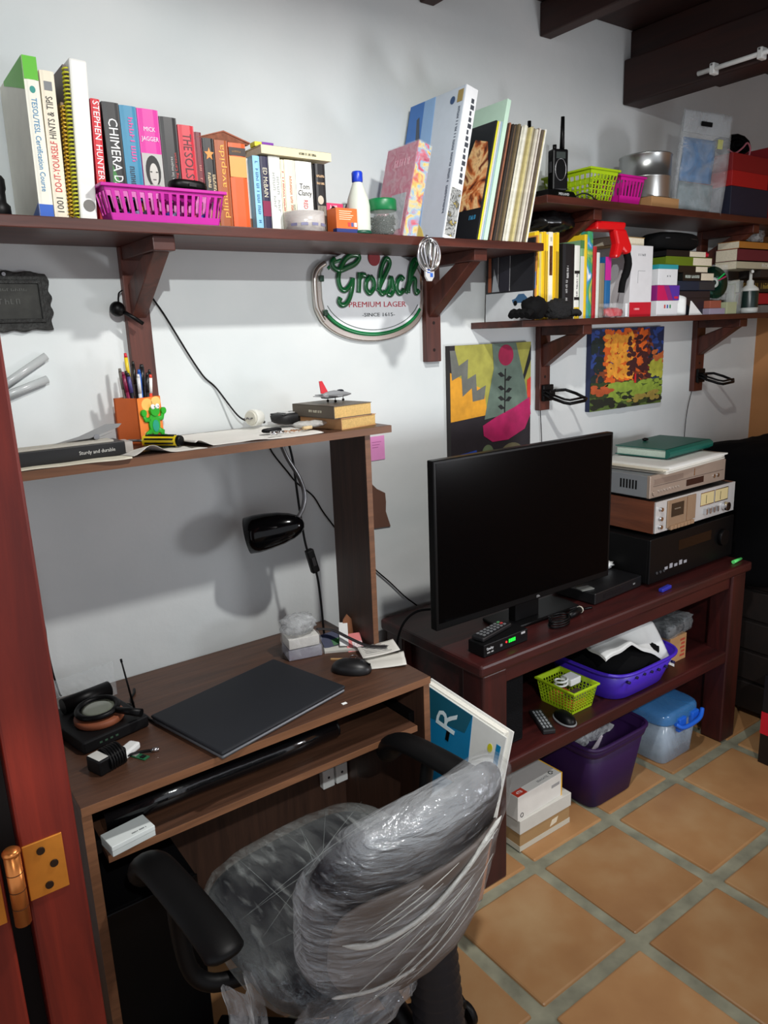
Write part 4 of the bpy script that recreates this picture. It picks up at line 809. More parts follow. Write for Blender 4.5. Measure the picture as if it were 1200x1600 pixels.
obj('crest', MB().prism(ell(.004, .222, .02, .022, 24), -.021, -.016, 'y'), mat((150, 24, 34), .35), sg, .001)
def cp(x, y): return (sx(460+x/4.2857), 0, sz(360+y/4.2857))
STR = [[(246, 232), (226, 252), (236, 286), (272, 300), (322, 282), (372, 258), (398, 224), (384, 206), (342, 212), (300, 246), (268, 312), (260, 362), (272, 408), (298, 420), (330, 392), (352, 352)],
       [(352, 345), (346, 400), (330, 458), (304, 500), (274, 510), (258, 490), (268, 466)], [(396, 312), (392, 370), (386, 436)], [(390, 356), (412, 328), (436, 330)],
       [(466, 334), (440, 366), (436, 412), (458, 438), (484, 410), (488, 366), (468, 334)], [(512, 430), (548, 356), (596, 268), (596, 232), (572, 226), (546, 274), (530, 348), (524, 412), (540, 442), (562, 430)],
       [(566, 440), (590, 404), (606, 340), (616, 382), (618, 424), (600, 448), (578, 442)], [(694, 352), (674, 336), (650, 366), (644, 412), (664, 440), (696, 418)],
       [(706, 440), (740, 344), (782, 266), (794, 236), (778, 222), (754, 254), (738, 320), (724, 438)], [(728, 396), (750, 352), (776, 350), (774, 400), (782, 438), (802, 420)]]
GRN = mat((10, 96, 48), .2, coat=.4)
for i, st in enumerate(STR):
    path = crom([cp(x, y) for x, y in st], 6); path = [(p.x, -.0205, p.z) for p in path]
    obj('script_shadow', MB().tube([(x, -.0185, z) for x, y, z in path], .0088, 10, flat=(1, .3)), mat((120, 126, 126), .4), sg)
    obj('script_letter', MB().tube(path, .0068, 10, flat=(1, .55)), GRN, sg)
text('PREMIUM LAGER', .021, mat((176, 44, 60)), sg, (.012, -.0176, sz(479)), width=.20, ext=.0005); text('-SINCE 1615-', .014, mat((60, 64, 66)), sg, (.014, -.0176, sz(494)), width=.115, ext=.0005)
# cast plaque
pl = thing('cast_plaque', 'dark cast iron plaque with scalloped edge on the wall', 'plaque', (.325, -.001, 1.655))
PLM = mat((46, 46, 44), .55, .4, .3, 60, .5)
edge = []
for i in range(72):
    t = 2*PI*i/72; c_, s_ = math.cos(t), math.sin(t); k = max(abs(c_), abs(s_)); w = 1+.035*math.sin(t*13)
    edge.append((.083*c_/k**.85*w, .062*s_/k**.85*w))
obj('rim', MB().prism(edge, -.010, 0, 'y'), PLM, pl, .002); box('field', (-.058, .058, -.0115, -.009, -.036, .036), mat((58, 58, 54), .6, .3, .3, 40), pl)
fr = MB()
for (u0, u1, v0, v1) in ((-.066, .066, .037, .044), (-.066, .066, -.044, -.037), (-.066, -.059, -.037, .037), (.059, .066, -.037, .037)): fr.box(u0, u1, -.0155, -.009, v0, v1)
obj('inner_frame', fr, PLM, pl, .001); text('~4', .018, mat((84, 84, 80), .5, .4), pl, (.0, -.012, .0), ext=.001); text('~11', .009, mat((84, 84, 80), .5, .4), pl, (.0, -.012, .024), ext=.001, width=.09)
obj('nail', MB().cyl((-.005, -.013, .056), (-.005, -.009, .056), .004, n=12), STEEL, pl)
# clear hooks near the door
for k, (a, b, lab_) in enumerate((((.24, -.02, 1.455), (.381, -.012, 1.539), 'upper translucent grey rod fixed to the wall by the door'), ((.25, -.02, 1.448), (.377, -.012, 1.489), 'lower flat grey rod fixed to the wall by the door'))):
    o = tag(obj('wall_rod', MB().tube([a, b], .0085, 10), mat((176, 180, 180), .25)), lab_, 'rod', 'grey rods on the wall by the door')
# little wall lamp on the bracket
wl = thing('wall_spotlight', 'small black ball spotlight with thin arm beside the shelf bracket', 'lamp', (.541, -.035, 1.636))
obj('ball', MB().blob((0, 0, 0), (.017, .017, .017), 20, 12, 0), BLACK, wl); obj('arm', MB().tube([(.012, -.01, -.008), (.03, -.014, -.02), (.05, -.016, -.034)], .0045, 8), BLACK, wl)
obj('wall_mount', MB().cyl((0, .012, 0), (0, .034, 0), .008, n=12), BLACK, wl); obj('cord', MB().tube(crom([(.004, -.002, .016), (.010, .01, .034), (.022, .02, .042)]), .0018, 6), BLACK, wl)
def cable(pts, r, label, y=-.006, m=None, name='cable', grp='thin cables on the wall'):
    P_ = [(p[0], p[2] if len(p) > 2 else y, p[1]) for p in pts]
    return tag(obj(name, MB().tube(crom(P_, 6), r, 6), m or BLACK), label, 'cable', grp)
cable([(.622, 1.680), (.656, 1.628), (.690, 1.565), (.716, 1.517), (.745, 1.470), (.775, 1.44), (.815, 1.37, -.03), (.836, 1.352, -.05)], .0022, 'black cable running from the shelf bracket down to the white plug')
cable([(.905, 1.305, -.006), (.917, 1.261), (.960, 1.20), (.989, 1.162), (1.037, 1.118), (1.065, 1.07), (1.09, 1.033), (1.15, .95), (1.241, .853), (1.295, .799), (1.35, .74), (1.40, .695)], .0022, 'black cable sagging behind the hutch post towards the television')
cable([(.286, 1.10), (.289, .987), (.295, .92), (.294, .874), (.297, .809), (.304, .752), (.308, .7405)], .0022, 'black cable hanging on the wall beside the red door frame')
cable([(1.19, .52, -.16), (1.195, .60, -.16), (1.205, .68, -.16), (1.225, .735, -.17), (1.26, .765, -.19), (1.30, .775, -.235)], .004, 'thick black cable arching beside the television')
cable([(1.975, 1.279), (1.978, 1.24), (1.984, 1.164), (1.984, 1.05)], .0015, 'thin speaker wire hanging from the bracket above the television')
cable([(2.905, 1.275), (2.885, 1.22), (2.872, 1.15), (2.868, 1.06)], .0015, 'thin speaker wire hanging from the bracket above the hi-fi stack')
# speaker wall mounts: rectangular wire loops
def loop_mount(x, z, label):
    r = thing('speaker_mount', label, 'bracket', (x, -.0225, z), group='black speaker mounts under the lower shelf')
    box('back_plate', (-.026, .026, -.012, 0, -.026, .030), BLACK, r, .003)
    pts = [(-.024, -.012, 0), (-.028, -.05, -.012), (-.022, -.10, -.026), (-.006, -.112, -.03), (.070, -.112, -.026), (.092, -.10, -.022), (.098, -.05, -.006), (.085, -.014, .006), (.03, -.012, .008)]
    obj('loop', MB().tube(pts, .0055, 8), BLACK, r); obj('loop', MB().tube([(x_, y_, z_+.012) for x_, y_, z_ in pts[:5]], .004, 8), BLACK, r); obj('clamp', MB().box(-.014, .014, -.03, -.012, -.012, .012), BLACK, r, .002)
loop_mount(1.985, 1.335, 'black speaker mount on the bracket left of the autumn painting' if False else 'black wire speaker mount on the bracket between the two paintings')
loop_mount(2.925, 1.335, 'black wire speaker mount on the bracket beside the orange wall')
# abstract painting
p1 = thing('painting', 'abstract canvas with a grey-green cone, red discs and zigzags', 'painting', (1.546, -.001, 1.030))
PW, PH = .362, .483
box('canvas', (0, PW, -.020, 0, 0, PH), mat((40, 36, 36), .7), p1)
def pp(pts, c, lvl, nm='painted_shape'): plate(nm, [(u*PW, (1-v)*PH) for u, v in pts], mat(c, .75, var=.18, scale=25), p1, -.020-.0004*lvl, .0004)
def pe(cu, cv_, a, b): return [(u, v) for u, v in ell(cu, cv_, a, b, 28)]
pp(rect(0, 1, 0, 1), (34, 28, 34), 0); pp([(.06, 0), (1, 0), (1, .32), (.9, .5), (.42, .42), (.06, .2)], (160, 156, 70), 1); pp([(0, .17), (.4, .3), (.44, .47), (.0, .49)], (222, 156, 40), 2)
pp([(.06, .03), (.10, .13), (.21, .09), (.20, .22), (.30, .19), (.31, .30), (.42, .27), (.40, .36), (.26, .37), (.25, .28), (.14, .33), (.13, .19), (.02, .22), (.0, .03)], (104, 106, 100), 3)
pp([(.5, 0), (.80, 0), (.93, .30), (.98, .46), (.40, .50), (.52, .16)], (98, 116, 104), 4); pp([(.88, .26), (1, .02), (1, .12), (.9, .28)], (26, 26, 28), 3); pp([(.95, .26), (1, .24), (1, .44), (.95, .44)], (206, 60, 44), 3)
pp(pe(.67, .08, .095, .07), (160, 26, 70), 6); pp([(.38, .54), (.55, .49), (.78, .44), (.98, .38), (1, .50), (.92, .60), (.70, .66), (.50, .66), (.39, .61)], (178, 26, 92), 5)
pp([(.655, .17), (.67, .17), (.66, .47), (.645, .47)], (24, 26, 26), 6)
for (u, v, d) in ((.62, .20, -1), (.70, .23, 1), (.61, .29, -1), (.71, .31, 1), (.60, .36, -1), (.72, .37, 1), (.60, .42, -1)): pp([(.657, v+.02), (.657+d*.05, v-.01), (.657+d*.09, v), (.657+d*.05, v+.025)], (24, 26, 26), 6)
pp(pe(.44, .73, .07, .055), (96, 110, 80), 4); pp(pe(.75, .84, .20, .155), (106, 100, 74), 4); pp(pe(.75, .85, .165, .135), (206, 36, 34), 5)
pp([(0, .72), (.30, .70), (.33, .80), (.0, .84)], (36, 70, 160), 4); pp([(0, .84), (.34, .81), (.36, .90), (.0, .98)], (130, 36, 40), 4)
# autumn landscape
p2 = thing('painting', 'small landscape canvas of orange autumn trees over green grass', 'painting', (2.222, -.001, 1.247))
QW, QH = .442, .297
box('canvas', (0, QW, -.020, 0, 0, QH), mat((30, 40, 76), .7), p2)
for pts_, c_ in (([(0, .0), (1, 0), (1, .34), (0, .30)], (40, 66, 128)), ([(.04, .1), (.78, .1), (.8, .34), (.9, .6), (.78, .97), (.3, .97), (.18, .6), (.06, .5)], (130, 62, 32))):
    plate('ground_colour', [(u*QW, v*QH) for u, v in pts_], mat(c_, .7, var=.3, scale=20), p2, -.0201, .0001)
plate('ground_colour', [(u*QW, v*QH) for u, v in [(0, 0), (1, 0), (1, .34), (0, .28)]], mat((84, 104, 44), .7, var=.3, scale=20), p2, -.0202, .0001)
rr = random.Random(11)
zones = [((42, 70, 140), 70, (.0, 1), (.0, .45)), ((24, 40, 40), 50, (.0, .18), (.12, .75)), ((20, 34, 46), 26, (.78, 1), (.25, .55)), ((120, 40, 26), 90, (.2, .78), (.04, .62)), ((216, 96, 30), 170, (.18, .72), (.03, .66)), ((232, 156, 50), 80, (.2, .55), (.08, .6)), ((66, 28, 30), 46, (.5, .8), (.1, .68)), ((190, 100, 50), 16, (.84, .98), (.32, .48)), ((170, 170, 60), 22, (.82, 1), (.45, .62)),
         ((46, 60, 26), 60, (.0, 1), (.66, .98)), ((134, 156, 56), 110, (.25, 1), (.68, .90)), ((30, 34, 24), 40, (.0, 1), (.86, .99)), ((176, 80, 40), 16, (.02, .25), (.70, .82)), ((150, 130, 60), 16, (.5, .95), (.84, .94))]
nst = 0
for zi, (c, n_, (u0, u1), (v0, v1)) in enumerate(zones):
    mb = MB()
    for k in range(n_):
        u, v = rr.uniform(u0, u1), rr.uniform(v0, v1); a, b_ = rr.uniform(.016, .036), rr.uniform(.03, .065); an = rr.uniform(0, PI) if v < .66 else rr.uniform(-.2, .2)
        if v >= .66: a, b_ = a*2, b_*.5
        pts = []
        for i in range(7):
            t = 2*PI*i/7; e1, e2 = a*math.cos(t), b_*math.sin(t); pts.append((min(1, max(0, u+e1*math.cos(an)-e2*math.sin(an)))*QW, min(1, max(0, 1-(v+e1*math.sin(an)+e2*math.cos(an))))*QH))
        nst += 1; d = -.0206-.0000035*nst; mb.prism(pts, d, d+.0003, 'y')
    o = obj('brush_strokes', mb, mat(c, .6, var=.2, scale=40), p2, clean=False); o['kind'] = 'stuff'
plate('figure', [(.255, .09), (.268, .09), (.266, .125), (.258, .125)], mat((190, 30, 36), .6), p2, -.0246)
o = tag(box('sticky_note', (-.028, .028, -.001, 0, -.036, .036), mat((232, 150, 206), .8), None, 0, loc=(1.270, -.0012, 1.226)), 'pink sticky note on the wall beside the hutch post', 'note')
for k in range(3): box('pencil_line', (-.018, .016-.006*k, -.0015, -.0008, .018-.008*k, .0195-.008*k), mat((176, 90, 150)), o)
o = tag(obj('brown_patch', MB().prism([(-.02, .075), (.0, .055), (.03, .038), (.032, .01), (.03, -.02), (.046, -.07), (-.02, -.066)], -.003, 0, 'y'), mat((104, 72, 58), .7), loc=(1.262, -.0012, 1.048)), 'flat brown patch with curved edge on the wall beside the hutch', 'leather')  # thin flat shape in one plain brown, set against the wall
ws = thing('power_socket', 'white double power socket on the panel under the desk', 'socket', (.985, -.1005, .300))
for dx in (-.02, .026): b = box('face', (dx-.02, dx+.02, -.022, 0, -.03, .03), WHITE, ws, .003); obj('pin_hole', MB().cyl((dx, -.0226, .004), (dx, -.021, .004), .004, n=10), DGREY, b)

# ================================================================== ON THE HUTCH SHELF
ph = thing('pen_holder', 'orange square pen holder with a green frog cut-out', 'pen holder', (.548, -.078, HT), 27)
OR = mat((222, 102, 28), .45); a, hh = .036, .106
mb = MB()
for (x0, x1, y0, y1) in ((-a, a, -a, -a+.004), (-a, a, a-.004, a), (-a, -a+.004, -a, a), (a-.004, a, -a, a)): mb.box(x0, x1, y0, y1, 0, hh)
mb.box(-a, a, -a, a, 0, .004); obj('case', mb, OR, ph, clean=False)
plate('picture_panel', rect(-a, a, .001, hh-.001), mat((230, 126, 50), .4), ph, -a); plate('petal_print', ell(-.008, .090, .017, .014, 16), mat((238, 184, 96), .4), ph, -a-.0004); plate('petal_print', ell(.02, .094, .015, .012, 16), mat((240, 190, 110), .4), ph, -a-.0004)
for k in range(5): plate('stripe_print', [(-.03+.012*k, .002), (-.026+.012*k, .002), (-.018+.012*k, .03), (-.024+.012*k, .03)], mat((240, 170, 100), .4), ph, -a-.0004)
FR = mat((30, 158, 28), .5)
fg = obj('frog', MB().prism(ell(.006, .045, .017, .026, 20), -a-.006, -a-.001, 'y'), FR, ph, .001)
obj('head', MB().prism(ell(.008, .074, .014, .012, 18), -a-.009, -a-.001, 'y'), FR, fg, .001)
for s_ in (-1, 1):
    obj('eye', MB().blob((.008+s_*.007, -a-.009, .084), (.0065, .003, .006), 12, 8, 0), WHITE, fg); obj('pupil', MB().blob((.009+s_*.006, -a-.0115, .084), (.0018, .001, .0018), 8, 6, 0), BLACK, fg)
    obj('arm', MB().tube([(.006+s_*.012, -a-.004, .055), (.006+s_*.026, -a-.004, .056), (.006+s_*.030, -a-.004, .068)], .006, 8, flat=(1, .4)), FR, fg); obj('hand', MB().prism(ell(.006+s_*.031, .072, .008, .008, 10), -a-.007, -a-.002, 'y'), FR, fg)
    obj('leg', MB().tube([(.006+s_*.01, -a-.004, .03), (.006+s_*.024, -a-.004, .024), (.006+s_*.020, -a-.004, .012)], .007, 8, flat=(1, .4)), FR, fg); obj('foot', MB().prism(ell(.006+s_*.026, .010, .014, .008, 14), -a-.007, -a-.002, 'y'), FR, fg)
plate('belly_patch', ell(.007, .040, .010, .014, 14), mat((20, 150, 120), .5), fg, -a-.0065)
PN = [((-.024, -.010), (-.037, -.004), .165, (120, 26, 60), 'burgundy pen leaning out of the orange holder'), ((-.018, -.015), (-.030, -.012), .162, (26, 28, 36), 'black pen with violet clip in the orange holder'), ((-.010, .0), (-.018, .006), .166, (24, 24, 26), 'slim black pen in the orange holder beside the white one'), ((-.004, -.018), (-.010, -.022), .158, (206, 206, 206), 'white barrelled pen in the orange holder'),
      ((.004, -.012), (-.004, -.02), .168, (26, 84, 170), 'bright blue pen in the orange holder'), ((.002, .016), (.000, .02), .205, (196, 30, 44), 'red pencil with yellow band, tallest in the orange holder'), ((.012, .010), (.014, .014), .186, (22, 22, 22), 'tall black pen behind the red pencil'), ((.010, -.02), (.010, -.03), .160, (20, 20, 20), 'black fineliner with gold dots in the orange holder'),
      ((.020, -.018), (.024, -.026), .155, (226, 66, 44), 'red-orange pen with white cap in the orange holder'), ((.022, .006), (.034, .008), .178, (26, 26, 28), 'black marker with wide cap in the orange holder'), ((.024, -.006), (.037, -.012), .166, (30, 30, 32), 'slim black stylus leaning right in the orange holder'), ((-.016, .018), (-.02, .022), .172, (110, 104, 96), 'grey-brown pencil at the back of the orange holder')]
Rz = rotm('Z', 27)
for k, (b0, t0, L, c, lab_) in enumerate(PN):
    r = thing('pen', lab_, 'pen', (.548, -.078, HT), 27, 'pens in the orange holder')
    p0 = Vector((b0[0]*.75, b0[1]*.75, .0055)); p1 = Vector((t0[0], t0[1], L)); d = p1-p0; rad = .0042 if k != 9 else .006
    obj('barrel', MB().cyl(p0, p0+d*.72, rad, n=10), mat(c, .35), r)
    cc = c if k not in (5, 8) else ((226, 196, 40) if k == 5 else (232, 230, 226))
    obj('cap', MB().cyl(p0+d*.72, p0+d*.95, rad*1.12, rad, 10), mat(cc if k != 1 else (70, 66, 120), .35), r)
    obj('tip', MB().cyl(p0+d*.95, p1, rad*.95, rad*.7, 10), mat((206, 30, 44) if k == 5 else c, .4), r)
# long black box and loose metal bits
r, b, (a0, a1, f, h) = carton('long_box', 'long black carton lettered Sturdy and durable on the hutch', .165, .460, -.245, -.175, HT+.0012, HT+.030, mat((20, 20, 22), .45), rotz=2)
text('Sturdy and durable', .0105, mat((214, 214, 210)), b, (.09, f-.0006, .014), width=.072)
obj('end_flap', MB().prism([(f, .004), (f-.0, .026), (f+.05, .026), (f+.05, .004)], a1, a1+.016, 'x'), mat((176, 170, 164), .6), r)
box('paper_lining', (a0+.005, a1-.02, f+.008, f+.05, .029, .033), mat((190, 186, 174), .8), r)
o = tag(obj('paper_sheet', MB().grid(lambda u, v: (.215+.24*u+.02*v, -.292+.07*v+.008*math.sin(5*u), HT+.0006+.001*math.sin(7*u)**2), 14, 4, .0005), mat((226, 222, 202), .8)), 'cream paper sheet sticking out under the long black carton', 'paper')
st = thing('metal_blade', 'grey folded sheet metal blade lying on the black carton', 'tool', (.40, -.20, HT+.0345)); st.scale = (.72, .72, .72)
obj('blade', MB().prism([(-.10, .0), (.0, .006), (.085, .030), (.095, .040), (.05, .042), (-.03, .014)], -.012, -.010, 'y'), mat((150, 150, 148), .35, .7), st)
obj('blade', MB().prism([(-.06, .0), (-.02, .012), (.03, .004), (.07, .016), (.02, .0)], .004, .007, 'y'), mat((90, 88, 86), .4, .6), st); obj('pivot', MB().cyl((.02, -.014, .008), (.02, .01, .008), .008, n=12), STEEL, st)
sd_ = thing('screwdriver', 'stubby screwdriver with yellow and black ribbed handle', 'screwdriver', (.535, -.165, HT+.0150), rot=(0, 0, -52))
obj('handle', MB().cyl((-.010, 0, 0), (.075, 0, 0), .013, .0125, 8, smooth=False), mat((232, 204, 24), .3), sd_, .002)
for k in range(8): t = 2*PI*(k+.5)/8; obj('black_rib', MB().cyl((-.002, .0126*math.cos(t), .0126*math.sin(t)), (.068, .0122*math.cos(t), .0122*math.sin(t)), .0022, n=6), BLACK, sd_)
obj('end_cap', MB().cyl((.075, 0, 0), (.083, 0, 0), .0128, .011, 12), BLACK, sd_); obj('shaft', MB().cyl((-.010, 0, 0), (-.05, 0, 0), .003, n=8), STEEL, sd_)
def towel(u, v):
    x = .600+.320*u; y = -.275+.245*v+.012*math.sin(6*u)*(1-v)
    z = HT+.0006+.0008+.0035*max(0, noise.noise(Vector((x*14, y*14, 1))))+(.016*max(0, 1-abs(u-.03)/.10)*(1-v)**1.5)
    return (x, y, z)
o = tag(obj('paper_towel', MB().grid(towel, 44, 20, .0008), mat((226, 224, 218), .9, var=.04, scale=12)), 'white crumpled cloth sheet spread along the hutch shelf', 'cloth')
# plug, wallet, packet and bits on the cloth
plg = thing('wall_plug', 'white round adapter plug on the hutch shelf at the cable end', 'plug', (.845, -.070, HT+.0085), rot=(0, 0, 25))
obj('body', MB().cyl((-.014, 0, .022), (.018, 0, .020), .022, .019, 20), mat((222, 222, 214), .4), plg, .003); obj('face', MB().cyl((-.02, 0, .022), (-.014, 0, .022), .017, .019, 20), mat((206, 204, 190), .45), plg)
for s_ in (-1, 1): obj('prong', MB().cyl((-.034, s_*.007, .022), (-.02, s_*.007, .022), .0022, n=8), STEEL, plg)
obj('strain_relief', MB().tube([(.018, 0, .02), (.026, 0, .012), (.034, -.002, .005)], .004, 8), mat((60, 60, 60), .5), plg)
wt = thing('wallet', 'black folded wallet with white card on the hutch shelf', 'wallet', (.935, -.095, HT+.0065), 8)
obj('leather', MB().blob((0, 0, .017), (.052, .035, .015), 22, 10, .10, 4, 4, .55, .001), mat((20, 20, 22), .6), wt); box('card', (-.03, .03, -.02, .02, .0305, .0325), mat((196, 196, 194), .3), wt); obj('flap', MB().box(-.045, .048, -.03, .03, .026, .030), mat((16, 16, 18), .5), wt, .003)
o = tag(obj('foil_packet', MB().blob((0, 0, .009), (.042, .020, .008), 22, 8, .25, 7, 6, .8, .0005), film((226, 226, 222), .5, .9, 20, rough=.2), loc=(.925, -.205, HT+.0065), rot=(0, 0, -.25)), 'small white plastic packet at the edge of the cloth', 'packet')
o = tag(obj('pocket_knife', MB().blob((0, 0, .006), (.026, .007, .006), 16, 8, 0, 3, 1, .7), BLACK, loc=(.815, -.215, HT+.0065), rot=(0, 0, -.1)), 'black penknife lying on the cloth below the plug', 'knife')
bt2 = thing('coin_battery', 'tiny steel fitting on the cloth beside the penknife', 'fitting', (.80, -.262, HT+.0075)); obj('cap', MB().cyl((-.012, 0, .004), (.004, 0, .004), .005, n=12), CHROME, bt2); obj('cap', MB().cyl((.008, 0, .004), (.022, .002, .004), .004, n=12), CHROME, bt2)
o = tag(obj('wood_plug', MB().cyl((-.012, 0, .004), (.014, .002, .004), .0042, n=10), mat((222, 196, 150), .8), loc=(.902, -.232, HT+.0065)), 'pale wooden dowel lying on the cloth near the packet', 'dowel')
mb = MB(); rr = random.Random(5)
for k in range(40): x, y = rr.gauss(0, .016), rr.gauss(0, .008); mb.box(x-.0015, x+.0015, y-.001, y+.001, 0, .0014)
o = tag(obj('wood_crumbs', mb, mat((170, 120, 80), .9), loc=(.86, -.228, HT+.0065), clean=False), 'scatter of tiny brown wood crumbs on the cloth', 'crumbs'); o['kind'] = 'stuff'
# two paperbacks lying flat, with jet
GH = 'paperbacks lying on the hutch shelf'
def flatbook(name_lab, loc, rz, w, d, h, c, tt=None):
    r = thing('book', name_lab, 'book', loc, rz, GH)
    cv = obj('cover', MB().box(-w/2, w/2, -d/2, d/2, h-.0015, h).box(-w/2, w/2, -d/2, d/2, 0, .0015).box(-w/2, -w/2+.0015, -d/2, d/2, 0, h), mat(c, .5), r); box('page_block', (-w/2+.0016, w/2-.002, -d/2+.0015, d/2-.0015, .0016, h-.0016), mat((214, 178, 112), .85, var=.12, scale=220), r)
    if tt: text(tt, .009, mat((206, 200, 180)), cv, (-w/2-.0007, -.01, h/2), 'left', 0, width=.05)
    return r
flatbook('tan paperback lying flat under the darker one', (1.020, -.185, HT), 12, .125, .155, .028, (196, 146, 98))
flatbook('grey-brown paperback lying on the tan one under the model jet', (1.008, -.180, HT+.0284), 8, .125, .165, .031, (92, 82, 70), '~20')
jt = thing('model_jet', 'small grey model fighter jet with red tail fin', 'model', (1.025, -.170, HT+.0596), rot=(0, 0, 12))
JG = mat((134, 136, 138), .45)
obj('fuselage', MB().tube([(-.045, 0, .018), (-.03, 0, .019), (0, 0, .02), (.025, 0, .019), (.045, 0, .017), (.06, 0, .016)], [.006, .009, .010, .008, .005, .0012], 10), JG, jt)
obj('wing', MB().prism([(-.03, -.042), (-.012, -.042), (.012, -.006), (.012, .006), (-.012, .042), (-.03, .042)], .0175, .0195, 'z'), JG, jt); obj('tailplane', MB().prism([(-.055, -.022), (-.044, -.022), (-.03, 0), (-.044, .022), (-.055, .022)], .017, .0185, 'z'), JG, jt)
obj('tail_fin', MB().prism([(-.048, .025), (-.022, .025), (-.042, .056), (-.052, .056)], -.001, .001, 'y'), mat((196, 30, 44), .4), jt); obj('canopy', MB().blob((.02, 0, .026), (.014, .005, .005), 12, 8, 0), mat((40, 44, 50), .15), jt)
for (x, y) in ((.03, 0), (-.012, .014), (-.012, -.014)): obj('landing_leg', MB().cyl((x, y, .0035), (x, y, .016), .0012, n=6), DGREY, jt); obj('wheel', MB().cyl((x, y-.0015, .0035), (x, y+.0015, .0035), .0034, n=10), BLACK, jt)
# clamp lamp hanging under the hutch
la = thing('clamp_lamp', 'glossy black bullet lamp hanging on a gooseneck under the hutch', 'lamp', (.86, -.17, HT-.0185))
obj('clamp', MB().box(-.018, .018, -.014, .014, -.016, 0), BLACK, la, .003); Lz = HT-.0185
nk = crom([(.0, 0, -.01), (.018, .004, -.05), (.046, .004, -.10), (.060, .004, -.145), (.052, .0, -.18), (.034, -.002, -.205)], 6)
obj('gooseneck', MB().tube(nk, .0058, 10), mat((110, 110, 112), .3, .8), la)
ax = T(.050, -.004, -.222) @ rotm('Z', -32) @ rotm('Y', -100)
prof = [(.0, .0), (.012, .003), (.024, .014), (.034, .034), (.042, .062), (.047, .095), (.049, .125), (.0475, .150), (.0455, .150), (.046, .122), (.043, .092), (.038, .062), (.030, .036), (.018, .016), (0, .010)]
obj('shade', MB().lathe(prof, 36, ax), BLACKG, la); obj('bulb', MB().lathe([(0, .03), (.012, .035), (.016, .06), (.022, .085), (.018, .105), (0, .115)], 20, ax), WHITE, la)
cb_ = thing('lamp_cord', 'black lamp cord with inline switch hanging to the desktop', 'cord', (.90, -.15, HT-.02), group=None)
pts = crom([(-.01, 0, 0), (.004, .004, -.06), (.010, .004, -.14), (.018, .004, -.23), (.028, .004, -.30), (.05, .0, -.37), (.056, -.004, -.45), (.058, -.006, -.53), (.060, -.008, -.565), (.066, -.01, -.571)], 6)
obj('wire', MB().tube(pts, .0032, 8), BLACK, cb_); obj('switch', MB().box(-.011, .011, -.009, .009, -.034, .034, T(.040, .001, -.335) @ rotm('Y', -14)), BLACK, cb_, .004); obj('rocker', MB().box(-.005, .005, -.0115, -.008, -.012, .012, T(.040, .001, -.335) @ rotm('Y', -14)), mat((30, 30, 32), .3), cb_)
o = tag(obj('paper_napkin', MB().grid(lambda u, v: (.462+.16*u-.02*v, -.285+.07*v, HT+.0007+.020*math.exp(-((u-.25)/.16)**2)*(1-.8*v)), 22, 8, .0006), mat((222, 220, 212), .9)), 'white paper napkin bulging at the shelf edge before the frog holder', 'napkin')

# ================================================================== ON THE DESK
lt = thing('laptop', 'closed dark grey laptop lying askew on the desktop', 'laptop', (.642, -.350, DT), 13.5)
box('base', (-.180, .180, -.127, .127, .0015, .0105), mat((96, 98, 102), .4, .3), lt, .004); box('lid', (-.181, .181, -.128, .128, .0108, .0185), mat((30, 32, 37), .55, spec=.3), lt, .004)
box('hinge_bar', (-.14, .14, .120, .130, .004, .014), BLACK, lt, .002)
for (x, y) in ((-.15, -.1), (.15, -.1), (-.15, .1), (.15, .1)): obj('rubber_foot', MB().cyl((x, y, 0), (x, y, .002), .008, n=12), BLACK, lt)
ms = thing('computer_mouse', 'small black wireless mouse beside the laptop', 'mouse', (.922, -.345, DT), -50)
obj('shell', MB().blob((0, 0, .006), (.052, .031, .026), 28, 14, 0, 3, 1, .9, .001), mat((20, 20, 22), .42), ms); obj('wheel', MB().cyl((.028, -.003, .027), (.028, .003, .027), .006, n=14), DGREY, ms); obj('button_gap', MB().box(.01, .05, -.0008, .0008, .018, .0245), BLACK, ms)
# wrapped boxes
r, b, _ = carton('wrapped_box', 'grey carton in clear film, lowest of the wrapped boxes on the desk', .835, .925, -.205, -.135, DT+.0005, DT+.030, mat((150, 148, 160), .5), 'plastic-wrapped cartons on the desk', rotz=-14)
obj('film', MB().blob((0, 0, .016), (.052, .042, .016), 26, 10, .12, 7, 3, .4, .0), CLEAR, r)
r, b, _ = carton('wrapped_box', 'white carton in clear film on the grey one', .835, .918, -.205, -.140, DT+.0325, DT+.060, mat((214, 212, 206), .6), 'plastic-wrapped cartons on the desk', rotz=-12); obj('film', MB().blob((0, 0, .014), (.05, .040, .0145), 26, 10, .12, 7, 4, .4, .0), CLEAR, r)
o = tag(obj('bubble_bag', MB().blob((0, 0, .026), (.046, .036, .025), 32, 16, .22, 7, 7, .8, .0005), MILKY, loc=(.872, -.170, DT+.0610)), 'crumpled clear plastic bag on top of the wrapped cartons', 'bag')
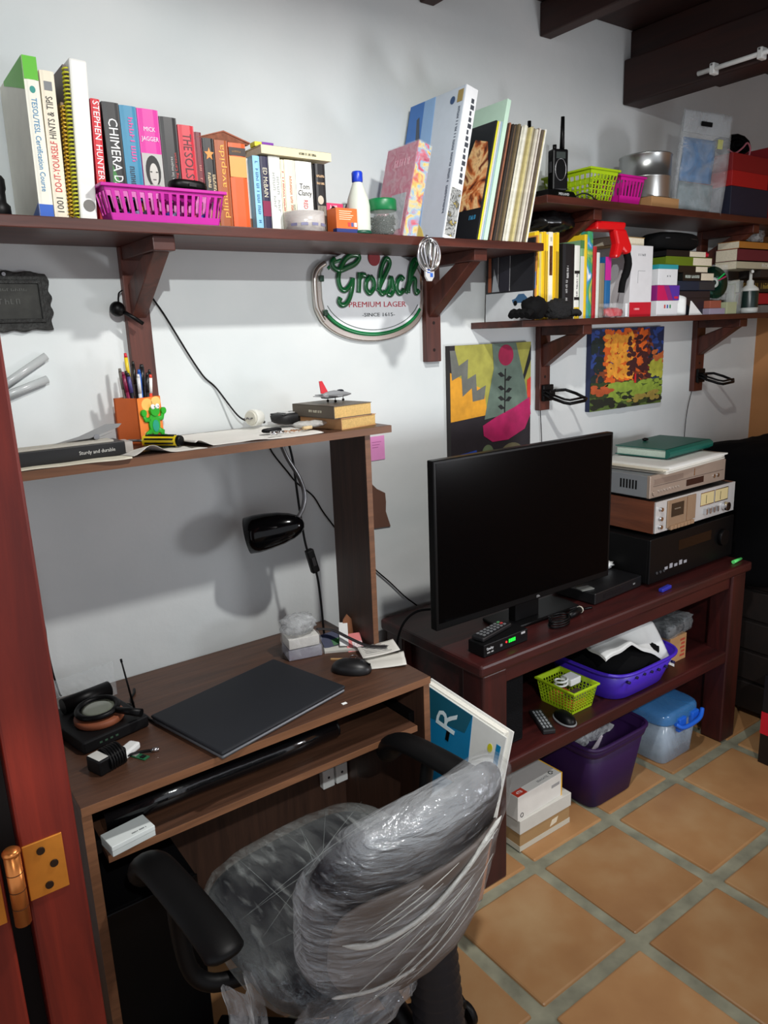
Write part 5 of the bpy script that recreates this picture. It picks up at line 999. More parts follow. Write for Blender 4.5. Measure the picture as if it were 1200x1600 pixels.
# passports, papers, strap, receipts by the post
GPp = 'papers piled by the hutch post'
o = tag(obj('booklet', MB().box(-.05, .05, -.035, .035, 0, .006), mat((206, 206, 198), .8), loc=(.985, -.205, DT+.0006), rot=(0, 0, -.5)), 'white folded booklet at the bottom of the paper pile', 'booklet', GPp)
nb_ = thing('leaflet', 'dark blue and green leaflet leaning in the paper pile', 'leaflet', (.962, -.200, DT+.007), rot=(35, -8, -12), group=GPp); box('sheet', (-.026, .026, 0, .045, 0, .002), mat((30, 40, 74), .5), nb_); box('green_print', (.0, .025, .001, .02, .0019, .0024), mat((30, 100, 50), .5), nb_)
o = tag(box('white_card', (-.012, .012, -.04, .04, 0, .002), WHITE, None, 0, loc=(.997, -.195, DT+.030), rot=(.5, .1, -.5)), 'white card strip leaning in the paper pile', 'card', GPp)
pk_ = thing('sweet_packet', 'pink and white sweet packet in the paper pile', 'packet', (1.006, -.235, DT+.0075), rot=(30, 0, -20), group=GPp); box('sheet', (-.022, .022, -.02, .04, 0, .003), mat((226, 130, 130), .4), pk_); box('print', (-.006, .021, -.018, .012, .0029, .0035), ramp_mat('sweet', [(170, 30, 60), (240, 236, 236), (190, 40, 70)], 90, rough=.4), pk_)
o = tag(obj('brown_envelope', MB().prism([(-.02, 0), (.018, 0), (.012, .05), (-.004, .066), (-.014, .05)], -.003, .003, 'y'), mat((150, 96, 62), .6), loc=(1.022, -.175, DT+.0072), rot=(-.15, .1, -.4)), 'brown paper bag propped against the hutch post', 'paper bag', GPp)
o = tag(obj('watch_strap', MB().tube(crom([(.93, -.165, DT+.055), (.965, -.19, DT+.050), (.99, -.235, DT+.034), (1.012, -.278, DT+.022), (1.035, -.308, DT+.022), (1.048, -.325, DT+.024)]), .006, 8, flat=(2, .4)), mat((34, 32, 34), .5)), 'dark strap lying across the paper pile', 'strap')
GRc = 'receipts lying on the desk corner'
o = tag(obj('receipt', MB().grid(lambda u, v: (-.05+.105*u, -.04+.075*v, .0012+.006*u*u+.003*abs(math.sin(5*v))), 10, 8, .0005), mat((206, 204, 196), .9), loc=(1.015, -.355, DT+.0005), rot=(0, 0, -.55)), 'crumpled white receipt lying under the upper one on the desk corner', 'receipt', GRc)
o = tag(obj('receipt', MB().grid(lambda u, v: (-.05+.1*u, -.03+.065*v, .001+.008*u*u+.004*v), 10, 8, .0005), mat((214, 212, 204), .9), loc=(1.03, -.312, DT+.0105), rot=(0, 0, -.35)), 'printed receipt on top at the desk corner', 'receipt', GRc)
for k in range(6): box('print_line', (-.04, .03-.008*(k % 3), -.022+.009*k, -.0205+.009*k, .0095, .0100), mat((120, 120, 120)), o)
ky = thing('keyring', 'small steel keyring beside the mouse', 'keyring', (.968, -.285, DT+.002)); obj('ring', MB().tube([(.010*math.cos(2*PI*i/20), .010*math.sin(2*PI*i/20), .002) for i in range(20)], .0012, 6, True), STEEL, ky); obj('key', MB().box(.008, .034, -.003, .003, 0, .002, rotm('Z', -60)), STEEL, ky)
o = tag(box('match_stick', (-.022, .022, -.003, .003, 0, .003), mat((190, 150, 100), .8), None, 0, loc=(.934, -.268, DT+.0004), rot=(0, 0, -.7)), 'little wooden stick on the desk before the mouse', 'stick')
o = tag(box('paper_scrap', (-.006, .006, -.004, .004, 0, .0008), WHITE, None, 0, loc=(.815, -.475, DT+.0004)), 'tiny white paper scrap near the laptop corner', 'scrap')
# router-like black device with coaster and magnifier
rt = thing('network_router', 'flat black router with a thin aerial on the desk corner', 'router', (.335, -.205, DT), 12)
box('case', (-.075, .075, -.095, .095, .001, .028), mat((12, 12, 14), .55, spec=.25), rt, .004); obj('aerial', MB().cyl((.066, -.055, .028), (.046, -.063, .155), .0028, .0018, 8), BLACK, rt); obj('aerial_tip', MB().cyl((.046, -.063, .155), (.045, -.0634, .162), .0026, n=8), BLACK, rt)
for k in range(4): box('status_light', (-.04+.012*k, -.034+.012*k, -.0956, -.0945, .012, .016), mat((60, 90, 70), .4), rt)
o = tag(obj('acrylic_cover', MB().box(-.072, .072, .060, .063, 0, .075).box(-.078, -.075, -.10, .063, 0, .06), film((220, 226, 228), .08, .35, 6, rough=.08, bump=.1), loc=(.327, -.165, DT+.0290), rot=(0, 0, .2)) if False else obj('acrylic_cover', MB().box(-.085, .075, -.0015, .0015, 0, .085), film((220, 226, 228), .10, .40, 6, rough=.08, bump=.1), loc=(.345, -.088, DT+.0005), rot=(0, 0, .15)), 'clear acrylic sheet standing behind the router', 'sheet')
o = tag(obj('cable_roll', MB().cyl((-.055, 0, .018), (.055, 0, .018), .018, n=20), BLACK, loc=(.335, -.158+.012, DT+.0286), rot=(0, 0, .2)), 'rolled black sleeve lying behind the magnifying glass', 'sleeve')
co = thing('wooden_coaster', 'round reddish wooden coaster lying on the router', 'coaster', (.338, -.232, DT+.0285), 0); obj('disc', MB().lathe([(0, 0), (.050, 0), (.052, .003), (.052, .011), (.049, .014), (0, .014)], 40), mat((142, 78, 48), .6, var=.15, scale=20), co)
mgf = thing('magnifying_glass', 'round magnifying glass with black rim on the wooden coaster', 'magnifier', (.338, -.228, DT+.0430), rot=(4, 0, -48))
obj('rim', MB().tube([(.042*math.cos(2*PI*i/36), .042*math.sin(2*PI*i/36), .011) for i in range(36)], .0065, 8, True), BLACK, mgf); obj('lens', MB().lathe([(0, .0135), (.025, .0125), (.038, .011), (.025, .0095), (0, .0085)], 32), mat((120, 126, 112), .05, coat=1), mgf); obj('handle', MB().cyl((.046, 0, .010), (.105, 0, .007), .007, .009, 12), BLACK, mgf)
ad = thing('power_adapter', 'black mains adapter with wrapped cord on the desk', 'adapter', (.310, -.385, DT), 20)
box('brick', (-.034, .03, -.022, .022, .0005, .034), BLACK, ad, .004); mb = MB()
for k in range(6): mb.tube([(-.006+.006*k+.003*math.cos(2*PI*i/16), .0265*math.cos(2*PI*i/16), .0185+.0205*math.sin(2*PI*i/16)) for i in range(16)], .0028, 6, True)
obj('cord_wrap', mb, BLACK, ad); obj('cord_tail', MB().tube(crom([(.03, -.01, .008), (.05, -.012, .005), (.066, -.022, .0045), (.078, -.034, .0045)]), .003, 6), BLACK, ad); obj('jack', MB().cyl((.078, -.034, .0045), (.090, -.043, .0045), .0042, n=10), CHROME, ad)
box('top_label', (-.032, -.010, -.019, .018, .0338, .0346), mat((206, 206, 200), .5), ad)
wh = thing('usb_charger', 'small white plug charger beside the black adapter', 'charger', (.358, -.362, DT), 35); box('block', (-.030, .022, -.013, .013, .0005, .016), WHITE, wh, .004); box('port', (-.0305, -.0295, -.006, .006, .006, .010), DGREY, wh)
us = thing('memory_stick', 'bare green circuit board memory stick on the desk', 'memory stick', (.372, -.395, DT), -62); box('board', (-.022, .016, -.0075, .0075, .0004, .0024), mat((30, 96, 60), .4), us); box('contacts', (-.022, -.010, -.006, .006, .0024, .0036), mat((196, 196, 190), .3, .7), us); box('chip', (0, .010, -.005, .005, .0024, .0038), BLACK, us)
o = tag(obj('router_cable', MB().tube(crom([(.415, -.17, DT+.012), (.43, -.165, DT+.006), (.436, -.13, DT+.0035), (.452, -.105, DT+.0035), (.458, -.085, DT+.0035)]), .003, 8), BLACK), 'black lead trailing from the router across the desktop', 'cable')
o = tag(obj('laptop_lead', MB().tube(crom([(.425, -.21, DT+.010), (.436, -.24, DT+.0035), (.440, -.27, DT+.0035), (.452, -.29, DT+.0035), (.466, -.292, DT+.004)]), .003, 8), BLACK), 'black lead curving from the router to the laptop', 'cable')
# keyboard tray
TR = .613
rl = thing('poster_tube', 'long shiny black wrapped roll on the keyboard tray', 'roll', (.58, -.405, TR)); obj('roll', MB().tube([(-.30, 0, .026), (-.1, .002, .026), (.1, 0, .026), (.245, .004, .026)], .025, 22), mat((10, 10, 12), .16, coat=.6, bump=.3, scale=16), rl); obj('end_cap', MB().cyl((.245, .004, .026), (.252, .004, .026), .0225, n=20), BLACK, rl)
wb = thing('white_box', 'flat white product box at the end of the keyboard tray', 'box', (.310, -.460, TR), 8); box('lid', (-.044, .044, -.030, .022, .012, .022), mat((214, 220, 218), .5), wb, .001); box('base', (-.0435, .0435, -.0295, .0215, .0005, .0118), mat((200, 206, 204), .5), wb); text('~14', .006, GREY, wb, (.016, -.02, .0223), 'up', width=.03)
# computer tower in the dark under the desk
tw = thing('computer_tower', 'black computer tower standing in the dark under the desk', 'computer', (.352, -.21, 0)); box('case', (-.10, .10, -.20, .10, .012, .43), mat((12, 12, 14), .5, spec=.2), tw, .006); box('front_bezel', (-.101, .101, -.206, -.2, .012, .431), BLACK, tw, .004); obj('power_button', MB().cyl((.06, -.208, .38), (.06, -.205, .38), .009, n=16), DGREY, tw)
for x in (-.08, .08):
    for y in (-.17, .07): obj('foot', MB().cyl((x, y, .0005), (x, y, .012), .014, n=12), BLACK, tw)

# ================================================================== TELEVISION AND HI-FI
tv = thing('television', 'black flat screen television standing on the cabinet', 'television', (1.555, -.345, CT), -1)
SC = mat((4, 4, 5), .18, spec=.08)
box('rear_shell', (-.30, .30, .012, .05, .10, .44), BLACK, tv, .01); box('panel', (-.358, .358, -.012, .014, .068, .536), mat((10, 10, 11), .4, spec=.2), tv, .003); box('screen', (-.349, .349, -.0128, -.0118, .088, .528), SC, tv)
text('~3', .012, mat((150, 150, 150)), tv, (0.03, -.0126, .077), width=.022); nk_ = box('neck', (-.05, .05, .0, .03, .01, .10), BLACK, tv, .004)
obj('base', MB().prism([(-.10, -.03), (.20, -.03), (.21, .03), (.20, .09), (-.10, .09), (-.11, .03)], .0005, .012, 'z'), BLACK, tv, .004)
sb = thing('set_top_box', 'black set top box with green and red display before the television', 'set-top box', (1.360, -.418, CT), 2)
box('case', (-.085, .09, -.03, .030, .002, .038), mat((12, 12, 13), .45, spec=.2), sb, .002)
text('Quality', .010, mat((206, 208, 210)), sb, (-.062, -.0305, .024), width=.026); text('~10', .006, mat((190, 190, 190)), sb, (-.060, -.0305, .013), width=.026)
for k in range(4): box('display_digit', (.012+.007*k, .017+.007*k, -.0308, -.0298, .018, .028), mat((30, 230, 60), .5, emit=.8), sb)
obj('power_light', MB().cyl((.002, -.031, .023), (.002, -.0298, .023), .003, n=10), mat((255, 40, 40), .5, emit=1.0), sb); box('usb_symbol', (-.022, -.014, -.0306, -.0298, .016, .023), GREY, sb); box('badge', (.062, .078, -.0306, -.0298, .028, .034), mat((170, 170, 172)), sb)
rm = thing('remote_control', 'black remote control lying on the set top box', 'remote', (1.350, -.405, CT+.0385), 12); box('body', (-.07, .07, -.02, .02, .0005, .014), mat((18, 18, 20), .45), rm, .004)
for i in range(7):
    for j in range(3):
        c = (190, 60, 60) if (i, j) == (6, 1) else ((90, 150, 100) if (i, j) == (6, 2) else (110, 112, 114))
        box('button', (-.056+.0165*i, -.047+.0165*i, -.013+.0105*j, -.007+.0105*j, .0138, .0158), mat(c, .5), rm)
cn_ = thing('cable_coil', 'loose coil of black cable on the cabinet before the television', 'cable', (1.60, -.43, CT)); obj('coil', MB().tube([((.03+.002*math.sin(i))*math.cos(i*.5)*1.3, .022*math.sin(i*.5), .004+.0006*i) for i in range(44)], .003, 6), BLACK, cn_)
pr_ = thing('power_lead', 'black plug lead with pale collar lying before the television', 'lead', (1.70, -.418, CT)); obj('plug', MB().tube([(-.045, 0, .012), (-.015, .004, .013), (.018, .010, .014)], [.009, .011, .010], 10), BLACK, pr_); obj('collar', MB().tube([(.018, .010, .014), (.022, .011, .014)], .0115, 10), mat((190, 184, 170), .4), pr_); obj('lead', MB().tube(crom([(.022, .011, .013), (.05, .02, .006), (.08, .014, .0045)]), .004, 8), BLACK, pr_)
dp = thing('media_player', 'slim black media player lying beside the television base', 'player', (1.925, -.305, CT), 3); box('case', (-.125, .135, -.085, .085, .003, .040), mat((16, 16, 18), .4), dp, .003); box('disc_tray', (-.08, .03, -.0858, -.0848, .016, .028), mat((24, 24, 26), .2), dp); text('~2', .008, mat((150, 150, 150)), dp, (.09, -.0856, .022), width=.012)
for x in (-.1, .11): obj('foot', MB().cyl((x, -.06, .0003), (x, -.06, .004), .01, n=10), BLACK, dp)
o = tag(box('tan_card', (-.028, .028, -.012, .012, 0, .006), mat((150, 122, 84), .6), None, .001, loc=(1.855, -.285, CT+.0405), rot=(0, 0, .5)), 'small tan wooden block on the slim media player', 'block'); o = tag(box('memory_card', (-.024, .024, -.016, .016, 0, .003), mat((120, 122, 118), .4), None, 0, loc=(1.79+.03, -.345, CT+.0405), rot=(0, 0, -.2)), 'grey plastic card on the slim media player', 'card')
o = tag(obj('paper_twist', MB().blob((0, 0, .014), (.03, .02, .013), 18, 10, .4, 8, 2, 1, .0), WHITE, loc=(2.032, -.26, CT+.0405)), 'twist of white paper behind the slim media player', 'paper')
o = tag(box('blue_lighter', (-.03, .03, -.008, .008, 0, .012), mat((40, 46, 150), .3), None, .003, loc=(2.09, -.455, CT+.0004), rot=(0, 0, .1)), 'blue lighter at the cabinet edge under the receiver', 'lighter'); o = tag(obj('green_marker', MB().cyl((-.03, 0, .007), (.03, .004, .007), .0068, .005, 10), mat((90, 210, 110), .4), loc=(2.535, -.455, CT+.0004)), 'bright green pen stub at the cabinet end', 'pen')
rc = thing('av_receiver', 'large black receiver, lowest of the hi-fi stack', 'receiver', (2.325, -.26, CT)); box('case', (-.26, .245, -.14, .18, .012, .165), mat((8, 8, 9), .5, spec=.2), rc, .003); box('front_panel', (-.262, .247, -.15, -.14, .012, .166), mat((9, 9, 10), .4, spec=.2), rc, .003)
for x in (-.2, .19): obj('foot', MB().cyl((x, -.1, .0003), (x, -.1, .013), .02, n=14), BLACK, rc); obj('foot', MB().cyl((x, .14, .0003), (x, .14, .013), .02, n=14), BLACK, rc)
for k in range(5): box('badge', (-.175+.028*k, -.158+.028*k, -.1508, -.1498, .046, .056+.006*(k % 2)), mat((150, 150, 156), .4), rc)
obj('volume_knob', MB().cyl((.17, -.165, .095), (.17, -.15, .095), .03, n=28), BLACK, rc, .002); box('display', (-.10, .10, -.1506, -.1498, .10, .135), mat((6, 6, 8), .1), rc)
for k in range(3): obj('button', MB().cyl((-.22+.02*k, -.153, .045), (-.22+.02*k, -.15, .045), .005, n=10), DGREY, rc)
ck = thing('cassette_deck', 'silver cassette deck with wooden sides in the hi-fi stack', 'cassette deck', (2.342, -.25, CT+.1665)); ALU = mat((206, 206, 204), .4, .35); TAN = mat((156, 130, 104), .45, .3)
box('case', (-.235, .225, -.14, .15, .012, .118), mat((40, 36, 34), .6), ck)
for x0, x1 in ((-.247, -.235), (.225, .237)): box('wood_side', (x0, x1, -.145, .15, .012, .120), wood((84, 44, 26), (120, 66, 40), (12, 1, 12), 3), ck, .001)
box('front_panel', (-.245, .235, -.152, -.145, .014, .120), ALU, ck, .001); box('cassette_door', (-.185, -.045, -.157, -.152, .022, .116), TAN, ck, .002); box('cassette_window', (-.165, -.095, -.1585, -.1568, .058, .104), mat((52, 44, 36), .12), ck)
box('reel_bar', (-.15, -.115, -.1592, -.158, .082, .086), mat((120, 110, 96), .3), ck); box('centre_panel', (-.075, -.02, -.1565, -.152, .03, .116), TAN, ck, .001); box('chrome_strip', (-.079, -.076, -.159, -.152, .022, .116), CHROME, ck)
for k in range(7): box('piano_key', (-.175+.02*k, -.158+.02*k, -.165, -.155, .016, .030), mat((170, 140, 110), .4, .3), ck, .001)
for x in (.015, .105): m_ = box('level_meter', (x, x+.08, -.1545, -.1515, .066, .108), mat((206, 190, 140), .35), ck, .001); box('needle', (x+.03, x+.0315, -.1555, -.1544, .070, .100), BLACK, m_); box('meter_frame', (x-.003, x+.083, -.1535, -.151, .063, .111), CHROME, ck)
obj('knob', MB().cyl((.165, -.172, .042), (.165, -.152, .042), .016, .015, 24), CHROME, ck, .001)
for k in range(4): obj('lever_switch', MB().box(.035+.024*k, .043+.024*k, -.165, -.152, .032, .052), CHROME, ck, .001)
for z in (.034, .062, .094): obj('small_knob', MB().cyl((-.222, -.162, z), (-.222, -.152, z), .007, n=14), CHROME, ck)
for x in (-.2, .19):
    for y in (-.11, .11): obj('foot', MB().cyl((x, y, .0003), (x, y, .0125), .015, n=12), BLACK, ck)
d2 = thing('disc_recorder', 'champagne disc recorder on top of the cassette deck', 'recorder', (2.315, -.24, CT+.2870)); CHP = mat((168, 152, 138), .4, .4)
box('case', (-.225, .22, -.13, .12, .010, .084), mat((140, 146, 150), .45, .3), d2, .002); box('front_panel', (-.228, .223, -.142, -.13, .010, .086), CHP, d2, .002); box('display', (-.02, .085, -.1428, -.1415, .022, .044), mat((40, 22, 24), .15), d2); box('disc_tray', (-.21, -.04, -.1432, -.1415, .054, .072), mat((150, 134, 122), .4, .4), d2, .001); box('tray_line', (-.21, .21, -.1426, -.1418, .048, .050), mat((96, 84, 76), .5), d2)
for k in range(8): obj('button', MB().cyl((-.18+.016*k, -.145, .030), (-.18+.016*k, -.142, .030), .004, n=10), mat((190, 180, 170), .3, .5), d2)
obj('power_button', MB().cyl((-.205, -.146, .026), (-.205, -.142, .026), .009, n=16), CHP, d2)
for x in (.15, .175): obj('jack', MB().cyl((x, -.145, .034), (x, -.142, .034), .007, n=12), CHROME, d2)
obj('strip', MB().box(.02, .026, -.144, -.1415, .054, .078), CHROME, d2)
for k in range(6): box('vent_slot', (-.2262, -.2252, -.09+.012*k, -.084+.012*k, .035, .065), BLACK, d2)
for x in (-.19, .18):
    for y in (-.1, .09): obj('foot', MB().cyl((x, y, .0003), (x, y, .0105), .013, n=12), BLACK, d2)
ZS = CT+.2870+.0864
sk = thing('paper_stack', 'stack of white papers on the disc recorder', 'papers', (2.33, -.24, ZS), 4)
for k, (dx, dy, c) in enumerate(((0, 0, (206, 202, 190)), (.01, .006, (222, 220, 212)), (-.012, .004, (214, 206, 186)), (.004, -.008, (226, 226, 220)))):
    obj('sheet_bundle', MB().grid(lambda u, v: (-.20+dx+.40*u, -.15+dy+.29*v, .0046+.0055*k+.0015*math.sin(6*u+k)*v), 12, 8, .0045), mat(c, .85), sk)
nb = thing('notebook', 'thick teal hardback notebook on the paper stack', 'notebook', (2.425, -.20, ZS+.0245), 5)
mb = MB().box(-.16, .155, -.10, .10, .030, .033).box(-.16, .155, -.10, .10, 0, .003); mb.prism([(-.10, .0), (-.112, .008), (-.114, .0165), (-.112, .025), (-.10, .033), (-.096, .033), (-.096, .0)], -.16, .155, 'x'); obj('cover', mb, mat((12, 92, 80), .45), nb); box('page_block', (-.154, .150, -.096, .095, .003, .030), mat((196, 214, 200), .8, var=.06, scale=200), nb)
o = tag(obj('binder_clip', MB().blob((0, 0, .006), (.014, .01, .006), 12, 8, .2), BLACK, loc=(2.40, -.14, ZS+.0578)), 'black clip on the teal notebook', 'clip')

# ================================================================== IN AND UNDER THE CABINET
basket('plastic_basket', 'lime green mesh basket of white chargers on the middle shelf', (1.735, -.350, CM), .095, .125, .115, .155, .082, mat((160, 190, 26), .4), 9, 11, rows=5, solid=.1)
ch = thing('phone_charger', 'white phone charger with coiled lead in the lime basket', 'charger', (1.735, -.345, CM+.0455)); box('block', (.0, .05, -.022, .022, .018, .042, ), WHITE, ch, .003); obj('coil', MB().tube([(-.022+.02*math.cos(i*.45), .02*math.sin(i*.45), .02+.001*i) for i in range(30)], .0035, 6), WHITE, ch); box('socket_face', (.05, .0506, -.012, .012, .022, .038), DGREY, ch)
o = tag(box('orange_strip', (-.03, .03, -.055, .05, 0, .028), mat((226, 100, 60), .5), None, .002, loc=(1.735, -.35, CM+.0045)), 'orange carton lying at the bottom of the lime basket', 'box'); o = tag(box('brown_box', (-.03, .032, -.022, .02, 0, .012), mat((110, 92, 84), .5), None, .001, loc=(1.745, -.378, CM+.0335)), 'small brown carton beside the white charger', 'box')
pbk = thing('laundry_tub', 'violet plastic tub of clothes on the middle shelf', 'tub', (1.995, -.320, CM)); VIO = mat((62, 34, 170), .4)
def tubwall(z0, z1, w0, w1, d0, d1, th, n=48, e=.45):
    def sp(t): return math.copysign(abs(t)**e, t)
    mb = MB(); ring = lambda w, d, z: [(w*sp(math.cos(2*PI*i/n)), d*sp(math.sin(2*PI*i/n)), z) for i in range(n)]
    R = [ring(w0-.004, d0-.004, z0), ring(w0, d0, z0+.004), ring(w1, d1, z1), ring(w1-th, d1-th, z1), ring(w0-th, d0-th, z0+th)]
    vs = [p for r_ in R for p in r_]; fs = [(k*n+i, k*n+(i+1) % n, (k+1)*n+(i+1) % n, (k+1)*n+i) for k in range(4) for i in range(n)]
    mb.add(vs, fs, True); mb.f += [list(range(n-1, -1, -1)), [4*n+i for i in range(n)]]; mb.s += [False, False]; return mb
obj('wall', tubwall(.0005, .105, .150, .182, .135, .170, .004), VIO, pbk, clean=False)
rimpts = lambda w, d, z, e=.45, n=48: [(w*math.copysign(abs(math.cos(2*PI*i/n))**e, math.cos(2*PI*i/n)), d*math.copysign(abs(math.sin(2*PI*i/n))**e, math.sin(2*PI*i/n)), z) for i in range(n)]
obj('rim', MB().tube(rimpts(.184, .172, .105), .006, 8, True), VIO, pbk)
for k in range(7): obj('vent_hole', MB().cyl((-.12+.04*k, -.168, .078+.006*math.sin(k)), (-.12+.04*k, -.156, .078+.006*math.sin(k)), .005, n=10), mat((20, 12, 60), .6), pbk)
o = tag(obj('black_clothes', MB().blob((0, 0, .02), (.158, .150, .068), 40, 20, .08, 4, 3, .8, -.06), mat((8, 8, 9), .95, spec=.1), loc=(1.992, -.318, CM+.070)), 'heap of black clothing filling the violet tub', 'clothes')
def whitecl(u, v):
    x = 1.765+.375*u+.10*v*(1-u); y = -.475+.27*v+.015*math.sin(3*u)
    drop = .75*max(0, .34-v)*max(0, u-.40)+.07*max(0, u-.8)
    return (x, y, CM+.190-drop*.8+.0045*math.sin(14*v+4*u)+.003*math.sin(20*u))
o = tag(obj('white_trousers', MB().grid(whitecl, 40, 30, .009), mat((206, 208, 206), .85)), 'folded white garment on top of the black clothes', 'garment')
r, b, (a0, a1, f, h) = carton('cardboard_box', 'small cardboard box with red print on the middle shelf', 2.225, 2.325, -.40, -.25, CM, CM+.098, mat((170, 128, 84), .8))
for k in range(5): box('red_print', (.012+.006*(k % 2), .040, f-.0006, f+.0002, .015+.015*k, .023+.015*k), mat((170, 70, 50)), b)
wd = thing('wrapped_drive', 'grey device sealed in clear film on the cardboard box', 'device', (2.305, -.315, CM+.0985), 6); box('case', (-.10, .075, -.075, .07, .003, .034), mat((60, 62, 64), .4), wd, .003); obj('film', MB().blob((-.012, 0, .024), (.095, .080, .026), 40, 16, .12, 9, 6, .25, .001), film((206, 212, 214), .06, .4, 22, rough=.1), wd)
sp1 = thing('loudspeaker', 'dark grey loudspeaker box standing on the middle shelf by the set-top box end', 'speaker', (1.415, -.32, CM)); box('cabinet', (-.055, .055, -.09, .10, .0005, .24), mat((20, 20, 22), .85, spec=.2), sp1, .003); box('grille', (-.050, .050, -.095, -.09, .01, .232), mat((17, 17, 19), .95, bump=.6, scale=300, spec=.1), sp1, .002)
sp2 = thing('loudspeaker', 'dark loudspeaker box behind the film-wrapped device', 'speaker', (2.385, -.125, CM)); box('cabinet', (-.08, .055, -.06, .06, .0005, .235), mat((30, 34, 38), .8), sp2, .003); box('grille', (-.075, .050, -.065, -.06, .01, .228), mat((26, 30, 33), .95), sp2, .002); box('silver_strip', (-.082, -.076, -.0665, -.0645, .14, .232), STEEL, sp2)
rm2 = thing('remote_control', 'silver-buttoned remote control on the middle shelf', 'remote', (1.585, -.375, CM), 62); box('body', (-.08, .05, -.02, .02, .0005, .016), mat((30, 30, 32), .45), rm2, .004)
for i in range(6):
    for j in range(3): box('button', (-.066+.018*i, -.055+.018*i, -.013+.0105*j, -.0065+.0105*j, .0158, .0178), mat((140, 144, 146), .4), rm2)
sg2 = thing('spare_mouse', 'black and grey computer mouse beside the lime basket', 'mouse', (1.645, -.420, CM), 75); obj('shell', MB().blob((0, 0, .006), (.045, .026, .024), 22, 12, 0, 3, 1, .9, .001), BLACK, sg2); obj('side_band', MB().tube([(.0455*math.cos(t), .0265*math.sin(t), .004) for t in [2*PI*i/28 for i in range(28)]], .0035, 6, True), GREY, sg2)
# bins on the floor
bn = thing('storage_bin', 'dark purple plastic bin under the cabinet', 'bin', (1.885, -.305, 0)); PUR = mat((42, 18, 62), .5, spec=.3)
obj('wall', tubwall(.0005, .240, .112, .150, .130, .160, .004, e=.28), PUR, bn, clean=False); obj('rim', MB().tube(rimpts(.153, .163, .240, .28), .007, 8, True), PUR, bn); obj('lip', tubwall(.205, .238, .150, .156, .160, .166, .003, e=.28), PUR, bn, clean=False)
o = tag(obj('plastic_wrapper', MB().blob((0, 0, .06), (.10, .10, .085), 30, 16, .3, 7, 8, 1, .0), MILKY, loc=(1.87, -.300, .115)), 'crumpled clear wrapper inside the purple bin', 'wrapper'); o = tag(box('white_tag', (-.02, .02, -.012, .012, 0, .002), WHITE, None, 0, loc=(1.985, -.33, .250), rot=(.2, .1, -.3)), 'white tag on the rim of the purple bin', 'tag')
o = tag(obj('paper_cone', MB().prism([(-.02, 0), (.02, 0), (.006, .07), (-.004, .07)], -.002, .002, 'y'), mat((206, 196, 206), .7), loc=(1.80, -.41, .195), rot=(.35, .15, .1)), 'pale paper slip leaning in the purple bin', 'paper')
cbn = thing('storage_box_clear', 'clear plastic box with blue lid and blue clips', 'storage box', (2.268, -.315, 0))
obj('tub', tubwall(.0005, .160, .095, .108, .115, .125, .003, e=.25), film((186, 206, 226), .35, .65, 4, rough=.2, bump=.1), cbn, clean=False); obj('contents', MB().blob((0, 0, .07), (.085, .10, .066), 26, 14, .2, 6, 4, .5, .004), mat((176, 186, 196), .6, var=.2), cbn)
obj('lid', MB().blob((0, 0, .165), (.116, .132, .046), 32, 14, 0, 3, 1, .4, .160), film((70, 140, 206), .45, .7, 4, rough=.15, bump=.08), cbn); BLU = mat((30, 96, 206), .35)
for (x, y) in ((-.02, -.130), (.06, -.130)): obj('clip', MB().box(x-.022, x+.022, y-.010, y+.008, .125, .178), BLU, cbn, .005)
obj('handle', MB().tube(crom([(-.06, -.135, .165), (-.03, -.15, .148), (.06, -.152, .152), (.098, -.14, .175)]), .008, 10), BLU, cbn)
r, b, (a0, a1, f, h) = carton('shoe_box', 'brown and grey cardboard carton on the floor', 1.445, 1.672, -.425, -.28, 0.0005, .105, mat((158, 126, 84), .8)); box('lid', (a0-.003, a1+.003, f-.003, f+.148, .062, .108), mat((196, 194, 186), .7), b, .001); box('foot_strip', (a0-.0008, a1+.0008, f-.0008, f+.146, .0, .018), mat((190, 186, 170), .7), b); plate('leaf_print', [(.02, .026), (.05, .03), (.058, .048), (.03, .046)], mat((214, 204, 180)), b, f-.0004)
r, b, (a0, a1, f, h) = carton('drive_box', 'white hard drive carton with red corner and yellow edge', 1.435, 1.640, -.42, -.30, .1085, .190, mat((216, 214, 208), .55), rotz=2); box('grey_top', (a0+.001, a1-.004, f+.03, f+.119, .0812, .0820), mat((170, 166, 162), .6), b); box('yellow_edge', (a1-.004, a1+.0006, f-.0006, f+.1206, .0, .0822), mat((226, 170, 40), .5), b); box('red_corner', (a0+.002, a0+.045, f+.002, f+.03, .0813, .0824), mat((196, 60, 40), .5), b)
text('4TB', .016, WHITE, b, (a0+.023, f+.016, .0826), 'up', width=.024); text('SEAGATE', .012, GREY, b, (a1-.075, f+.016, .0816), 'up', width=.05); obj('swirl', MB().tube([(a1-.03+.010*math.cos(t)*(1-.1*t), f+.02+.010*math.sin(t)*(1-.1*t), .082) for t in [i*.3 for i in range(22)]], .0012, 5), BLACK, b)
obj('round_mark', MB().tube([(a0+.018+.006*math.cos(2*PI*i/14), f-.0004, .016+.007*math.sin(2*PI*i/14)) for i in range(14)], .001, 5, True), BLACK, b); box('barcode', (a1-.05, a1-.012, f-.0006, f+.0002, .045, .055), mat((150, 150, 150)), b)
